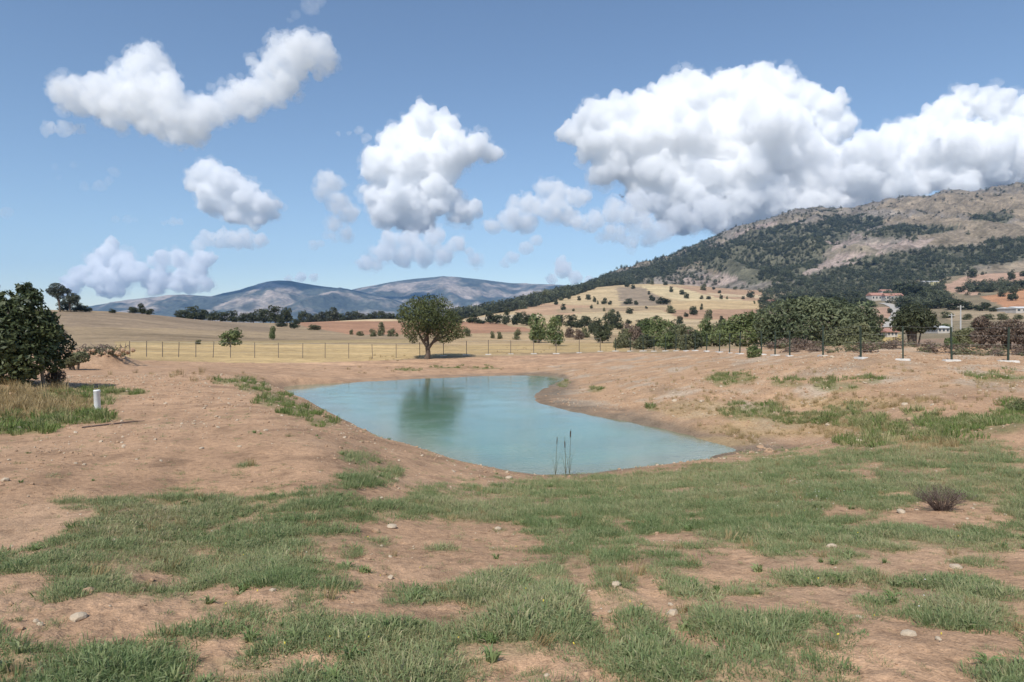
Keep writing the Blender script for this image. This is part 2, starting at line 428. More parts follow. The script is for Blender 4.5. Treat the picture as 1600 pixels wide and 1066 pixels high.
TOP = np.array([(-400, 900), (0, 872), (60, 850), (100, 815), (190, 785), (290, 768), (420, 768), (520, 752), (575, 727), (620, 720), (650, 742), (760, 755), (850, 748), (900, 744), (1000, 738), (1100, 727), (1180, 712), (1260, 706), (1330, 700), (1400, 690), (1500, 690), (1600, 700), (2000, 700)], float)

def proj(x, y, z):
    ys = np.maximum(y, 0.5)
    return 800 + x * F / ys, YH + (EZ - z) * F / ys

def grass_area(x, y, z):
    px, py = proj(x, y, z); P = xy0(x, y)
    j = fbm(P * 1.3, 3, seed=41) * 1.1 + fbm(P * 4.0, 3, 0.6, seed=44) * 0.9
    top = np.interp(px, TOP[:, 0], TOP[:, 1])
    g = sstep(-10, 22, py - top + j * 18)
    g = g * (1 - ell(px, py, DIRT, j * 0.75))
    dd = np.minimum(*[seg_dist(x, y, rr) for rr in RUTS])
    g = g * (1 - np.exp(-(dd / 0.16) ** 2) * sstep(-0.3, 0.2, j + 0.25))
    g = np.maximum(g, ell(px, py, TUFT, j * 0.6))
    g = g * sstep(-0.4, 0.3, fbm(P * 1.1, 4, 0.65, seed=47) + 0.36)
    return np.where(y > 0.6, g, sstep(-0.2, 0.3, fbm(P * 0.5, 3, seed=47)))

WEED = [(1140, 592, 40, 9), (1310, 605, 40, 8), (1230, 600, 25, 5), (430, 625, 30, 12), (400, 605, 26, 9), (470, 642, 34, 9), (505, 660, 24, 7), (380, 595, 22, 7), (350, 597, 18, 4), (1165, 646, 42, 12), (1250, 655, 50, 10), (1320, 655, 60, 12), (1400, 668, 70, 14), (1510, 668, 40, 16),
        (1560, 665, 40, 14), (1590, 645, 30, 22), (1560, 590, 48, 7), (1130, 600, 14, 5), (1140, 590, 16, 5), (1320, 638, 30, 6), (1440, 650, 30, 6), (1200, 640, 20, 6), (1350, 690, 40, 8), (1480, 690, 60, 8),
        (1020, 640, 8, 2), (930, 610, 12, 3), (700, 573, 26, 3), (760, 574, 30, 3), (640, 578, 20, 2), (880, 600, 9, 5), (1290, 600, 16, 4), (1360, 596, 20, 3),
        (130, 620, 60, 14), (190, 614, 40, 4), (60, 655, 110, 9), (120, 645, 40, 7), (30, 670, 60, 8)]
STRAW = [(55, 625, 80, 20), (20, 610, 60, 14), (45, 640, 85, 16), (1240, 670, 140, 14), (1330, 630, 120, 10), (1090, 640, 60, 14), (1450, 700, 40, 8), (800, 548, 34, 5), (860, 549, 50, 4), (950, 545, 40, 4), (600, 560, 50, 4), (1130, 690, 60, 8)]

def blur_poly(px, py, poly, soft):           # 0..1 membership with ragged edge
    return in_poly(px + soft[0], py + soft[1], poly)

FIELDS = [  # outline in the photograph, own colour of the crop or soil
    ([(150, 470), (1700, 470), (1700, 552), (150, 570)], (0.34, 0.25, 0.145)),
    ([(-300, 470), (300, 470), (560, 498), (640, 535), (640, 545), (-300, 545)], (0.315, 0.235, 0.145)),
    ([(-300, 480), (250, 490), (420, 508), (430, 520), (250, 512), (-300, 508)], (0.28, 0.21, 0.14)),
    ([(180, 540), (640, 538), (960, 536), (985, 548), (700, 556), (560, 566), (190, 570)], (0.455, 0.328, 0.163)),
    ([(180, 534), (640, 530), (640, 536), (180, 541)], (0.36, 0.27, 0.14)),
    ([(462, 501), (640, 500), (850, 502), (860, 516), (720, 522), (560, 524), (470, 510)], (0.38, 0.215, 0.13)),
    ([(470, 496), (640, 497), (800, 497), (830, 502), (640, 503), (462, 501)], (0.54, 0.42, 0.25)),
    ([(690, 522), (900, 520), (940, 536), (690, 540)], (0.43, 0.31, 0.175)),
    ([(700, 500), (760, 470), (960, 440), (1190, 450), (1200, 520), (900, 525), (740, 500)], (0.46, 0.345, 0.2)),
    ([(740, 497), (860, 486), (860, 492), (760, 503)], (0.47, 0.39, 0.27)),
    ([(800, 485), (850, 474), (925, 478), (905, 492), (820, 493)], (0.44, 0.29, 0.18)),
    ([(880, 468), (900, 456), (965, 449), (972, 478), (900, 474)], (0.50, 0.38, 0.22)),
    ([(962, 449), (1003, 449), (1055, 476), (972, 479)], (0.29, 0.225, 0.155)),
    ([(1000, 446), (1060, 449), (1165, 469), (1060, 469), (1020, 458)], (0.54, 0.43, 0.25)),
    ([(1048, 446), (1195, 452), (1195, 472), (1120, 465)], (0.40, 0.265, 0.165)),
    ([(1105, 458), (1195, 462), (1195, 466), (1110, 462)], (0.52, 0.40, 0.25)),
    ([(1045, 471), (1195, 470), (1195, 483), (1050, 484)], (0.50, 0.365, 0.2)),
    ([(1035, 484), (1195, 483), (1195, 503), (1060, 497)], (0.38, 0.24, 0.15)),
    ([(870, 482), (1040, 480), (1040, 485), (870, 489)], (0.36, 0.265, 0.16)),
    ([(900, 490), (1040, 488), (1060, 500), (900, 502)], (0.52, 0.41, 0.245)),
    ([(1040, 500), (1195, 504), (1195, 512), (1040, 508)], (0.47, 0.36, 0.22)),
    ([(1195, 400), (1750, 400), (1750, 545), (1195, 545)], (0.23, 0.185, 0.115)),
    ([(1460, 452), (1510, 432), (1600, 412), (1750, 410), (1750, 446), (1600, 445), (1520, 462)], (0.42, 0.275, 0.19)),
    ([(1530, 464), (1600, 452), (1750, 450), (1750, 482), (1570, 480)], (0.45, 0.235, 0.125)),
    ([(1480, 485), (1600, 488), (1750, 490), (1750, 502), (1480, 500)], (0.36, 0.28, 0.18)),
    ([(1370, 480), (1400, 480), (1400, 530), (1375, 530)], (0.40, 0.26, 0.18)),
    ([(1372, 520), (1408, 522), (1408, 542), (1372, 542)], (0.46, 0.34, 0.14)),
    ([(1195, 545), (1380, 540), (1420, 530), (1750, 524), (1750, 566), (1195, 566)], (0.30, 0.205, 0.14)),
]

def ground_tone(x, y, z):
    px, py = proj(x, y, z); P = xy0(x, y); r = np.hypot(x, y)
    C = np.empty((len(x), 3)); C[:] = (0.445, 0.285, 0.175)
    big = fbm(P * 0.12, 3, seed=61)[:, None]
    C = C * (1 + 0.22 * big) + np.array([0.0, 0.006, 0.008]) * big
    dk = sstep(0.05, 0.45, fbm(P * np.array([1.1, 0.9, 1]), 5, 0.62, seed=64))[:, None]; C = C * (1 - 0.24 * dk)
    pale = sstep(0.1, 0.5, fbm(P * 0.3, 4, seed=66))[:, None]
    C = C + (np.array([0.455, 0.31, 0.20]) - C) * pale * 0.5
    far = (y > 72) & (r < 1700)
    if far.any():
        q = far; jx = fbm(P[q] * 0.06, 3, seed=71) * 10; jy = fbm(P[q] * 0.05, 3, seed=75) * 2.2
        Cf = C[q]; pxx, pyy = px[q], py[q]
        past = np.interp(pxx, [0, 200, 480, 700, 960, 1160, 1330, 1600, 1700], [566, 566, 566, 559, 549, 556, 565, 566, 566])
        fz = pyy < past + 1
        for poly, col in FIELDS:
            k = in_poly(pxx + jx, pyy + jy, poly) & fz; Cf[k] = col
        st = 1 + 0.05 * np.sin((x[q] * 0.35 + y[q] * 0.94) * 0.9 + 3 * fbm(P[q] * 0.02, 2, seed=80)) * (y[q] < 320) * fz
        Cf = Cf * (st * (1 + 0.32 * fbm(P[q] * np.array([0.02, 0.05, 1]), 4, 0.6, seed=83) + 0.3 * fbm(P[q] * np.array([0.12, 0.3, 1]), 4, 0.65, seed=85)))[:, None]
        C[q] = Cf
    C[r >= 1700] = (0.3, 0.25, 0.15)
    n = (y > 0.6) & (y < 72)
    xs, ys, zs, pxx, pyy = x[n], y[n], z[n], px[n], py[n]; Cn = C[n]
    d = poly_sdf(xs, ys, SHORE_S)
    # right bank: orange subsoil with pale stony patches
    bank = (sstep(0.5, 3, xs) * sstep(24, 28, ys))[:, None]
    Cn = Cn + (np.array([0.445, 0.29, 0.175]) - Cn) * bank * 0.8
    st = (sstep(0.0, 0.4, fbm(P[n] * 0.35, 4, 0.6, seed=88)) * bank[:, 0])[:, None]
    Cn = Cn + (np.array([0.44, 0.36, 0.27]) - Cn) * st * 0.75
    dull = (sstep(0.05, 0.4, fbm(P[n] * 0.22, 4, 0.6, seed=96)) * bank[:, 0])[:, None]
    Cn = Cn + (np.array([0.31, 0.225, 0.15]) - Cn) * dull * 0.6
    # the strip wetted by the pond
    wet = (1 - sstep(0.05, 0.38, zs + 0.2 * fbm(P[n] * 0.8, 3, seed=92))) * (1 - sstep(1.2, 2.8, d)) * (0.35 + 0.65 * sstep(0, 2, xs) + 0.3 * (ys > 60))
    wet = np.clip(wet, 0, 1)[:, None]
    Cn = Cn * (1 - 0.66 * wet) + np.array([0.13, 0.115, 0.09]) * 0.66 * wet
    g = grass_area(xs, ys, zs)[:, None]
    Cn = Cn + (np.array([0.27, 0.215, 0.12]) - Cn) * g * 0.55
    w = ell(pxx, pyy, WEED, 0.3 * fbm(P[n] * 0.6, 3, seed=95))[:, None]; Cn = Cn + (np.array([0.19, 0.19, 0.08]) - Cn) * w * 0.6
    s = ell(pxx, pyy, STRAW, 0.3 * fbm(P[n] * 0.6, 3, seed=97))[:, None]; Cn = Cn + (np.array([0.42, 0.30, 0.15]) - Cn) * s * 0.5
    C[n] = Cn
    return np.clip(C, 0.01, 0.9)

# ------------------------------------------------------------------ ground sheet
th_in = np.radians(np.linspace(-46, 46, 760))
th_out = np.radians(np.concatenate([np.linspace(46, 90, 24)[1:], np.linspace(90, 270, 30)[1:], np.linspace(270, 314, 24)[1:-1]]))
TH = np.concatenate([th_in, th_out]); NT = len(TH)
RR = np.concatenate([np.linspace(0.25, 2.6, 10)[:-1], np.geomspace(2.6, 130, 400)[:-1], np.geomspace(130, 1150, 260)[:-1], np.geomspace(1150, 8700, 30)])
gx = (RR[:, None] * np.sin(TH)[None]).ravel(); gy = (RR[:, None] * np.cos(TH)[None]).ravel()
gz = H(gx, gy)
V = np.stack([gx, gy, gz], 1); V = np.concatenate([V, [[0, 0, gz[:NT].mean()]]])
ii = np.arange(len(RR) - 1)[:, None] * NT; jj = np.arange(NT)[None]; j2 = (jj + 1) % NT
FQ = np.stack([ii + jj, ii + NT + jj, ii + NT + j2, ii + j2], -1).reshape(-1, 4)[:, ::-1]
ctr = len(V) - 1
FQ = np.concatenate([FQ, np.stack([np.arange(NT), (np.arange(NT) + 1) % NT, np.full(NT, ctr), np.full(NT, ctr)], 1)[:0]])
gme = mesh_np('ground', V[:-1], FQ)
vcol(gme, ground_tone(gx, gy, gz))
M_SOIL = ground_mat()
ground = tag(link('ground', gme, M_SOIL), kind='structure')
if gme.polygons[5000].normal.z < 0: gme.flip_normals()

# pond
sx = np.array([p[0] for p in SHORE_S]); sy = np.array([p[1] for p in SHORE_S])
wx = np.arange(sx.min() - 1.5, sx.max() + 1.8, 0.4); wy = np.arange(sy.min() - 1.5, sy.max() + 1.8, 0.4)
WX, WY = [q.ravel() for q in np.meshgrid(wx, wy, indexing='ij')]; WD_ = poly_sdf(WX, WY, SHORE_S)
na, nb_ = len(wx), len(wy); a_ = np.arange(na - 1)[:, None] * nb_; b_ = np.arange(nb_ - 1)[None]
WF = np.stack([a_ + b_, a_ + nb_ + b_, a_ + nb_ + b_ + 1, a_ + b_ + 1], -1).reshape(-1, 4)
WF = WF[(WD_[WF] < 1.2).all(1)]
used = np.unique(WF); remap = np.full(len(WX), -1); remap[used] = np.arange(len(used)); WF = remap[WF]
WX, WY, WD_ = WX[used], WY[used], WD_[used]
wme = mesh_np('pond_water', np.stack([WX, WY, np.zeros_like(WX)], 1), WF)
dep = -WD_ + 1.2 * fbm(xy0(WX, WY, 0.25), 3, seed=19)
sh = (1 - sstep(0.2, 2.6, dep))[:, None]; md = (1 - sstep(1.0, 9.0, dep))[:, None]
WC = np.array([0.115, 0.205, 0.160]) * np.ones((len(WX), 1)); WC = WC + (np.array([0.165, 0.265, 0.205]) - WC) * md; WC = WC + (np.array([0.225, 0.215, 0.145]) - WC) * sh * 0.85
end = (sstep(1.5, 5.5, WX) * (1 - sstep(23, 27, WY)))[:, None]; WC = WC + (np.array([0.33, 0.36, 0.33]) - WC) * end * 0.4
vcol(wme, WC * np.array([0.80, 0.90, 0.80]) * (1 + 0.22 * fbm(xy0(WX, WY, 0.35), 3, seed=29))[:, None])
if wme.polygons[0].normal.z < 0: wme.flip_normals()
pond = tag(link('pond_water', wme, water_mat()), kind='structure')

# ------------------------------------------------------------------ hills and mountains
def ridge_mesh(name, ridge, Y0, Y1, Y2, npx, nd, amp, nscale, tone, zfoot, seed, expo=1.0):
    """A range whose crest stands at depth Y1, its foot at Y0, and which falls away again to Y2."""
    r_ = np.array(ridge, float); px = np.linspace(r_[0, 0], r_[-1, 0], npx)
    ry = np.interp(px, r_[:, 0], r_[:, 1])
    k = np.array([0.25, 0.5, 0.25]); 
    for _ in range(3): ry = np.convolve(np.pad(ry, 1, 'edge'), k, 'valid')
    X1 = (px - 800) / F
    t = np.concatenate([np.linspace(0, 1, nd), 1 + np.linspace(0, 1, 14)[1:]])
    Yv = np.where(t <= 1, Y0 + (Y1 - Y0) * t, Y1 + (Y2 - Y1) * (t - 1))
    zc = EZ + (YH - ry) / F * Y1
    zf = np.array([zfoot(p) for p in px]) if callable(zfoot) else np.full(npx, float(zfoot))
    T = t[None]; 
    up = zf[:, None] + (zc - zf)[:, None] * np.clip(T, 0, 1) ** expo
    dn = zc[:, None] + (0 - zc)[:, None] * sstep(1, 2, T)
    Z = np.where(T <= 1, up, dn)
    X = X1[:, None] * Yv[None]; Yg = np.broadcast_to(Yv[None], X.shape)
    x, y, z = X.ravel(), Yg.ravel().copy(), Z.ravel()
    hgt = np.clip((zc - zf)[:, None] / max(1, (zc - zf).max()), 0.02, 1).repeat(len(t), 1).ravel()
    env = (np.sin(np.clip(np.broadcast_to(T, X.shape).ravel(), 0, 1) * math.pi) ** 0.7 + 0.06) * hgt ** 0.6
    env *= (np.broadcast_to(T, X.shape).ravel() > 0.005)
    P = xy0(x, y, nscale)
    P[:, 0] *= 1.5
    z = z + amp * env * (billow(P, 5, 0.5, seed=seed) - 0.9)
    V = np.stack([x, y, z], 1); n2 = len(t)
    a = np.arange(npx - 1)[:, None] * n2; b = np.arange(n2 - 1)[None]
    Fq = np.stack([a + b, a + n2 + b, a + n2 + b + 1, a + b + 1], -1).reshape(-1, 4)
    me = mesh_np(name, V, Fq)
    vcol(me, tone(x, y, z))
    if me.polygons[len(Fq) // 3].normal.z < 0: me.flip_normals()
    return me, V.reshape(npx, n2, 3)

FOREST = [[(920, 446), (1060, 402), (1150, 372), (1215, 352), (1300, 345), (1380, 350), (1340, 362), (1295, 382), (1290, 410), (1255, 436), (1180, 448), (1130, 428), (1100, 412), (1030, 432)],
          [(1190, 472), (1200, 448), (1290, 424), (1350, 402), (1400, 396), (1480, 388), (1600, 374), (1900, 372), (1900, 415), (1600, 406), (1520, 420), (1500, 440), (1480, 452), (1420, 470), (1420, 500), (1300, 500)],
          [(1505, 338), (1570, 330), (1592, 340), (1575, 350), (1520, 348)], [(1330, 362), (1440, 352), (1500, 358), (1480, 366), (1400, 370)], [(1280, 335), (1380, 340), (1380, 350), (1300, 346)]]
MEADOW = [[(1090, 412), (1150, 400), (1140, 416), (1105, 426)], [(1360, 345), (1440, 335), (1600, 352), (1900, 352), (1900, 374), (1600, 374), (1470, 386), (1420, 372), (1470, 360)], [(1345, 324), (1440, 306), (1600, 300), (1900, 310), (1900, 350), (1600, 345), (1450, 332)], [(1460, 452), (1600, 406), (1900, 400), (1900, 480), (1450, 480)]]
PINK = [[(1285, 378), (1330, 360), (1365, 362), (1345, 376), (1300, 392)], [(1340, 384), (1430, 372), (1465, 372), (1440, 386), (1350, 394)], [(1250, 432), (1310, 400), (1375, 392), (1385, 402), (1330, 412), (1290, 428)], [(1035, 438), (1110, 426), (1185, 420), (1190, 444), (1090, 450)], [(1130, 380), (1230, 352), (1300, 340), (1200, 345), (1140, 366)]]
def m_area(px, py, L_):
    k = np.zeros(px.shape, bool)
    for q in L_: k |= in_poly(px, py, q)
    return k
def m_tone(x, y, z):
    px, py = proj(x, y, z); P = xy0(x, y)
    jx = fbm(P * 0.012, 4, 0.6, seed=101) * 26; jy = fbm(P * 0.012, 4, 0.6, seed=105) * 13
    C = np.empty((len(x), 3)); C[:] = (0.205, 0.178, 0.148)
    n = sstep(-0.2, 0.35, fbm(P * 0.006, 4, 0.6, seed=109))[:, None]
    C = C + (np.array([0.185, 0.155, 0.11]) - C) * n * 0.8
    C[m_area(px + jx, py + jy, MEADOW)] = (0.225, 0.182, 0.13)
    k = m_area(px + jx * .35, py + jy * .35, PINK) & (fbm(P * 0.015, 4, 0.65, seed=119) > -0.16); C[k] = (0.30, 0.238, 0.20)
    k = m_area(px + jx, py + jy, FOREST); C[k] = (0.12, 0.115, 0.078)
    return C * (1 + 0.4 * fbm(P * 0.02, 4, 0.65, seed=113))[:, None]
M_SLOPE = slope_mat('mountain_rock', 0.035, 0.2)
RIDGE = [(880, 463), (905, 453), (930, 443), (1000, 417), (1060, 400), (1100, 383), (1150, 360), (1200, 344), (1240, 333), (1275, 328), (1330, 330), (1350, 325), (1390, 316), (1430, 310), (1480, 303), (1540, 301), (1572, 292), (1620, 289), (1720, 297), (1900, 337), (2200, 427), (2500, 477)]
mme, MV = ridge_mesh('mountain', RIDGE, 960, 2400, 3400, 640, 190, 58, 0.0034, m_tone, lambda p: float(np.interp(p, [880, 950, 1190, 1400, 1600, 2500], [30, 52, 46, 66, 84, 80])), 121, 1.0)
mountain = tag(link('mountain', mme, M_SLOPE), kind='structure')

def f_tone(x, y, z):
    P = xy0(x, y, 0.0016)
    n = sstep(-0.05, 0.4, fbm(P, 5, 0.65, seed=131))[:, None]
    C = np.array([0.075, 0.085, 0.07]) + (np.array([0.33, 0.275, 0.225]) - np.array([0.075, 0.085, 0.07])) * n
    return C
M_FAR = slope_mat('far_mountain_rock', 0.006, 0.03)
fme, _ = ridge_mesh('mountain_range', [(20, 505), (100, 488), (150, 477), (200, 469), (280, 461), (330, 464), (380, 452), (425, 440), (455, 440), (500, 447), (560, 455), (620, 470), (700, 500)],
                    4700, 6300, 7200, 320, 70, 95, 0.0013, f_tone, 8, 141)
tag(link('mountain_range', fme, M_FAR), kind='structure')
fme2, _ = ridge_mesh('mountain_range', [(380, 500), (480, 468), (545, 454), (600, 443), (640, 437), (690, 432), (740, 436), (800, 443), (860, 445), (940, 448), (1050, 470), (1150, 500)],
                     5600, 7500, 8400, 320, 70, 95, 0.0011, f_tone, 8, 151)
tag(link('mountain_range', fme2, M_FAR), kind='structure')

# ------------------------------------------------------------------ scattering (stuff only)
def proto(name, me): return bpy.data.objects.new(name, me)
def scatter(name, pts, scl, rot, idx, tint, protos, label=None):
    me = bpy.data.meshes.new(name); me.vertices.add(len(pts)); me.vertices.foreach_set('co', np.asarray(pts, np.float32).ravel())
    def attr(nm, typ, arr, key='value'):
        a = me.attributes.new(nm, typ, 'POINT'); a.data.foreach_set(key, np.asarray(arr, np.int32 if typ == 'INT' else np.float32).ravel())
    scl = np.asarray(scl); 
    if scl.ndim == 1: scl = np.stack([scl] * 3, 1)
    attr('scl', 'FLOAT_VECTOR', scl, 'vector'); attr('rot', 'FLOAT_VECTOR', rot, 'vector'); attr('idx', 'INT', idx); attr('tone_shift', 'FLOAT', tint)
    g = bpy.data.node_groups.new(name, 'GeometryNodeTree')
    g.interface.new_socket('Geometry', in_out='INPUT', socket_type='NodeSocketGeometry'); g.interface.new_socket('Geometry', in_out='OUTPUT', socket_type='NodeSocketGeometry')
    N = g.nodes; L = g.links
    gi = N.new('NodeGroupInput'); go = N.new('NodeGroupOutput'); jn = N.new('GeometryNodeJoinGeometry')
    for p in reversed(protos):
        oi = N.new('GeometryNodeObjectInfo'); oi.inputs['Object'].default_value = p; oi.inputs['As Instance'].default_value = True
        L.new(oi.outputs['Geometry'], jn.inputs[0])
    ip = N.new('GeometryNodeInstanceOnPoints'); L.new(gi.outputs[0], ip.inputs['Points']); L.new(jn.outputs[0], ip.inputs['Instance'])
    ip.inputs['Pick Instance'].default_value = True
    def named(nm, typ):
        n = N.new('GeometryNodeInputNamedAttribute'); n.data_type = typ; n.inputs['Name'].default_value = nm; return n.outputs[0]
    L.new(named('idx', 'INT'), ip.inputs['Instance Index']); L.new(named('scl', 'FLOAT_VECTOR'), ip.inputs['Scale'])
    e2r = N.new('FunctionNodeEulerToRotation'); L.new(named('rot', 'FLOAT_VECTOR'), e2r.inputs[0]); L.new(e2r.outputs[0], ip.inputs['Rotation'])
    L.new(ip.outputs[0], go.inputs[0])
    o = link(name, me); md = o.modifiers.new('scatter', 'NODES'); md.node_group = g
    o['kind'] = 'stuff'
    if label: o['label'] = label
    return o

def blades(name, n, rad, hgt, wid, bend, seed, mat, stems=0):
    r = R(seed); V = []; Fc = []
    for i in range(n):
        a = r.uniform(0, 2 * math.pi); q = rad * math.sqrt(r.uniform(0, 1)); h = hgt * r.uniform(0.45, 1.1); w = wid * r.uniform(0.7, 1.3)
        lean = bend * r.uniform(0.2, 1.2); da = a + r.uniform(-1, 1)
        bx, by = q * math.cos(a), q * math.sin(a); s = r.uniform(0, math.pi); ux, uy = math.cos(s) * w / 2, math.sin(s) * w / 2
        p1 = (bx + math.cos(da) * lean * h * 0.35, by + math.sin(da) * lean * h * 0.35, h * 0.6)
        p2 = (bx + math.cos(da) * lean * h, by + math.sin(da) * lean * h, h * (1.0 - 0.35 * min(1, lean)))
        k = len(V)
        V += [(bx - ux, by - uy, -0.01), (bx + ux, by + uy, -0.01), (p1[0] - ux * .8, p1[1] - uy * .8, p1[2]), (p1[0] + ux * .8, p1[1] + uy * .8, p1[2]), p2]
        Fc += [(k, k + 1, k + 3, k + 2), (k + 2, k + 3, k + 4)]
    me = mixed(name, V, Fc); me.materials.append(mat)
    a = me.attributes.new('tint', 'FLOAT', 'POINT'); a.data.foreach_set('value', np.repeat(np.clip(r.normal(0, 0.16, n), -.4, .4), 5).astype(np.float32))
    return me

M_GRASS = leafmat('grass_blade', (0.145, 0.205, 0.075), [(0.35, (0.245, 0.295, 0.135)), (0.65, (0.35, 0.35, 0.175)), (0.86, (0.42, 0.375, 0.21)), (1.0, (0.46, 0.38, 0.24))], 0.3, 0.6, True)
M_WEED = leafmat('weed_blade', (0.14, 0.205, 0.05), [(0.5, (0.235, 0.255, 0.105)), (1.0, (0.40, 0.36, 0.18))], 0.3, 0.6, True)
M_STRAW = leafmat('dry_straw', (0.27, 0.20, 0.09), (0.47, 0.36, 0.19), 0.25, 0.7, True)
GR = [proto('grass_tuft', blades('grass_tuft', nb, rd, h, w_, b, 200 + i, M_GRASS)) for i, (nb, rd, h, w_, b) in enumerate(((44, .12, 0.042, .0042, 1.8), (48, .11, 0.054, .004, 1.4), (40, .13, 0.034, .0055, 2.0), (48, .12, 0.075, .0042, 1.0), (24, .10, 0.030, .011, 2.2)))]
def scat_pts(n, Y0, Y1, seed, lim=1.15):
    r = R(seed); Y = np.sqrt(r.uniform(Y0 ** 2, Y1 ** 2, n)); X = r.uniform(-lim, lim, n) * Y
    return X, Y, r
# foreground grass: dense near the viewer, thinner and taller towards the water
ptsG = []
for n, Y0, Y1, seed in ((29000, 2.0, 6, 301), (43000, 6, 11, 302), (61000, 11, 24, 303)):
    X, Y, r = scat_pts(n, Y0, Y1, seed); Z = H(X, Y)
    g = grass_area(X, Y, Z)
    d = poly_sdf(X, Y, SHORE_S)
    px, py = proj(X, Y, Z)
    cl = fbm(xy0(X, Y, 2.6), 3, 0.6, seed=53)
    keep = (r.uniform(0, 1, n) < g * np.clip(0.66 + 1.5 * cl, 0.08, 1.0) + 0.035 * (py > 640) * (cl > -0.05)) & (d > 0.25)
    sc_ = (0.6 + 0.6 * r.uniform(0, 1, n)) * (0.42 + 0.55 * g) * (1.0 + 0.35 * sstep(8, 15, Y)) * np.clip(1 + 0.9 * cl, 0.6, 1.5)
    ptsG.append(np.stack([X, Y, Z, sc_], 1)[keep])
G = np.concatenate(ptsG); r = R(310); n = len(G)
lush = fbm(xy0(G[:, 0], G[:, 1], 0.55), 3, 0.6, seed=51)
tint = np.clip(0.38 - 0.5 * lush + r.normal(0, 0.15, n) + 0.08 * sstep(8, 14, G[:, 1]), 0.02, 0.95)
rot = np.stack([r.normal(0, 0.15, n), r.normal(0, 0.15, n), r.uniform(0, 6.28, n)], 1)
idx = r.choice([0, 1, 2, 4], n, p=[.34, .26, .26, .14]); idx[(G[:, 1] > 8) & (r.uniform(size=n) < 0.5)] = 3
grass = scatter('grass', G[:, :3], G[:, 3], rot, idx, tint, GR, 'short grey-green grass growing in ragged patches over bare soil')
M_BROAD = leafmat('broad_leaf', (0.13, 0.19, 0.065), [(0.5, (0.20, 0.26, 0.10)), (1.0, (0.29, 0.32, 0.15))], 0.25, 0.55, True)
BW = [proto('leafy_weed', blades('leafy_weed', 22, 0.03, h, 0.022, b, 260 + i, M_BROAD)) for i, (h, b) in enumerate(((0.10, 1.5), (0.13, 1.2), (0.08, 2.0)))]
k = (R(311).uniform(size=len(G)) < 0.07) & (fbm(xy0(G[:, 0], G[:, 1], 0.8), 3, seed=59) > 0.02); n = int(k.sum()); r = R(312)
scatter('leafy_weeds', G[k][:, :3], r.uniform(0.3, 0.75, n), np.stack([r.normal(0, .15, n), r.normal(0, .15, n), r.uniform(0, 6.28, n)], 1), r.randint(0, 3, n), np.clip(r.normal(0.55, 0.25, n), 0, 1), BW, 'small broad-leaved weeds mixed into the foreground grass')
kd = R(313).uniform(size=len(G)) < 0.010; n = int(kd.sum())
DRY_IN = (G[kd][:, :3], n)
# fresh weeds on the banks
WD = [proto('weed_tuft', blades('weed_tuft', 40, 0.16, h, 0.016, b, 220 + i, M_WEED)) for i, (h, b) in enumerate(((0.2, 0.9), (0.28, 0.6), (0.15, 1.2)))]
def area_scatter(ells, per, seed, frac=1.0, jits=0.5):
    P_ = []; r = R(seed)
    for q_ in ells:
        cx, cy_, rx, ry = q_[:4]; per_ = per if per is not None else q_[4]
        n = int(per_ * max(1, rx * ry / 150)); ang = r.uniform(0, 6.28, n); q = np.sqrt(r.uniform(0, 1.25, n))
        for a, k in zip(ang, q):
            P_.append((cx + rx * k * math.cos(a), cy_ + ry * k * math.sin(a)))
    A = np.array(P_)
    # line of sight to ground, all at once
    Ys = np.concatenate([np.linspace(8, 100, 300), np.geomspace(101, 130, 10)])
    pxs = np.unique(np.round(A[:, 0] / 4) * 4); tab = {}
    XX = ((pxs[:, None] - 800) * Ys[None] / F).ravel(); YY = np.broadcast_to(Ys, (len(pxs), len(Ys))).ravel()
    QQ = (YH + (EZ - H(XX, YY, False)) * F / YY).reshape(len(pxs), len(Ys))
    for k, p in enumerate(pxs): tab[p] = QQ[k]
    out = []
    for px, py in A:
        q = tab[round(px / 4) * 4]; i = np.nonzero(q <= py)[0]
        if len(i):
            i0 = i[0]; y1 = Ys[i0]
            if i0: y1 = Ys[i0 - 1] + (Ys[i0] - Ys[i0 - 1]) * (q[i0 - 1] - py) / max(1e-6, q[i0 - 1] - q[i0])
            out.append(((px - 800) * y1 / F, y1))
    out = np.array(out); keep = poly_sdf(out[:, 0], out[:, 1], SHORE_S) > 0.3
    out = out[keep]; out = out[fbm(xy0(out[:, 0], out[:, 1], 0.55), 3, seed=seed) + r.uniform(-jits, jits, len(out)) > -0.08]
    return np.stack([out[:, 0], out[:, 1], H(out[:, 0], out[:, 1])], 1), r
Pw, r = area_scatter(WEED, 24, 320)
n = len(Pw)
weeds = scatter('weeds', Pw, r.uniform(0.6, 1.25, n), np.stack([r.normal(0, .15, n), r.normal(0, .15, n), r.uniform(0, 6.28, n)], 1), r.randint(0, 3, n), np.clip(r.normal(0.45, 0.28, n) - 0.22 * (Pw[:, 0] < -3), 0, 1), WD,
                'fresh green weeds growing on the banks of the pond')
ST = [proto('straw_tuft', blades('straw_tuft', 34, 0.14, h, 0.012, b, 240 + i, M_STRAW)) for i, (h, b) in enumerate(((0.42, 0.5), (0.3, 0.8), (0.2, 1.0)))]
STRAW_THIN = [(1000, 612, 90, 18), (1200, 605, 110, 22), (1450, 605, 130, 20), (1350, 640, 170, 20), (1150, 622, 90, 16), (1060, 590, 80, 10), (1550, 615, 60, 20), (700, 578, 200, 6), (1250, 580, 150, 8), (300, 590, 130, 8), (920, 600, 60, 12)]
r = R(314); n = DRY_IN[1]
scatter('dry_stalks', DRY_IN[0], r.uniform(0.2, 0.45, n), np.stack([r.normal(0, .2, n), r.normal(0, .2, n), r.uniform(0, 6.28, n)], 1), r.randint(0, 3, n), np.clip(r.normal(0.4, 0.3, n), 0, 1), ST, 'dry straw stalks mixed into the foreground grass')
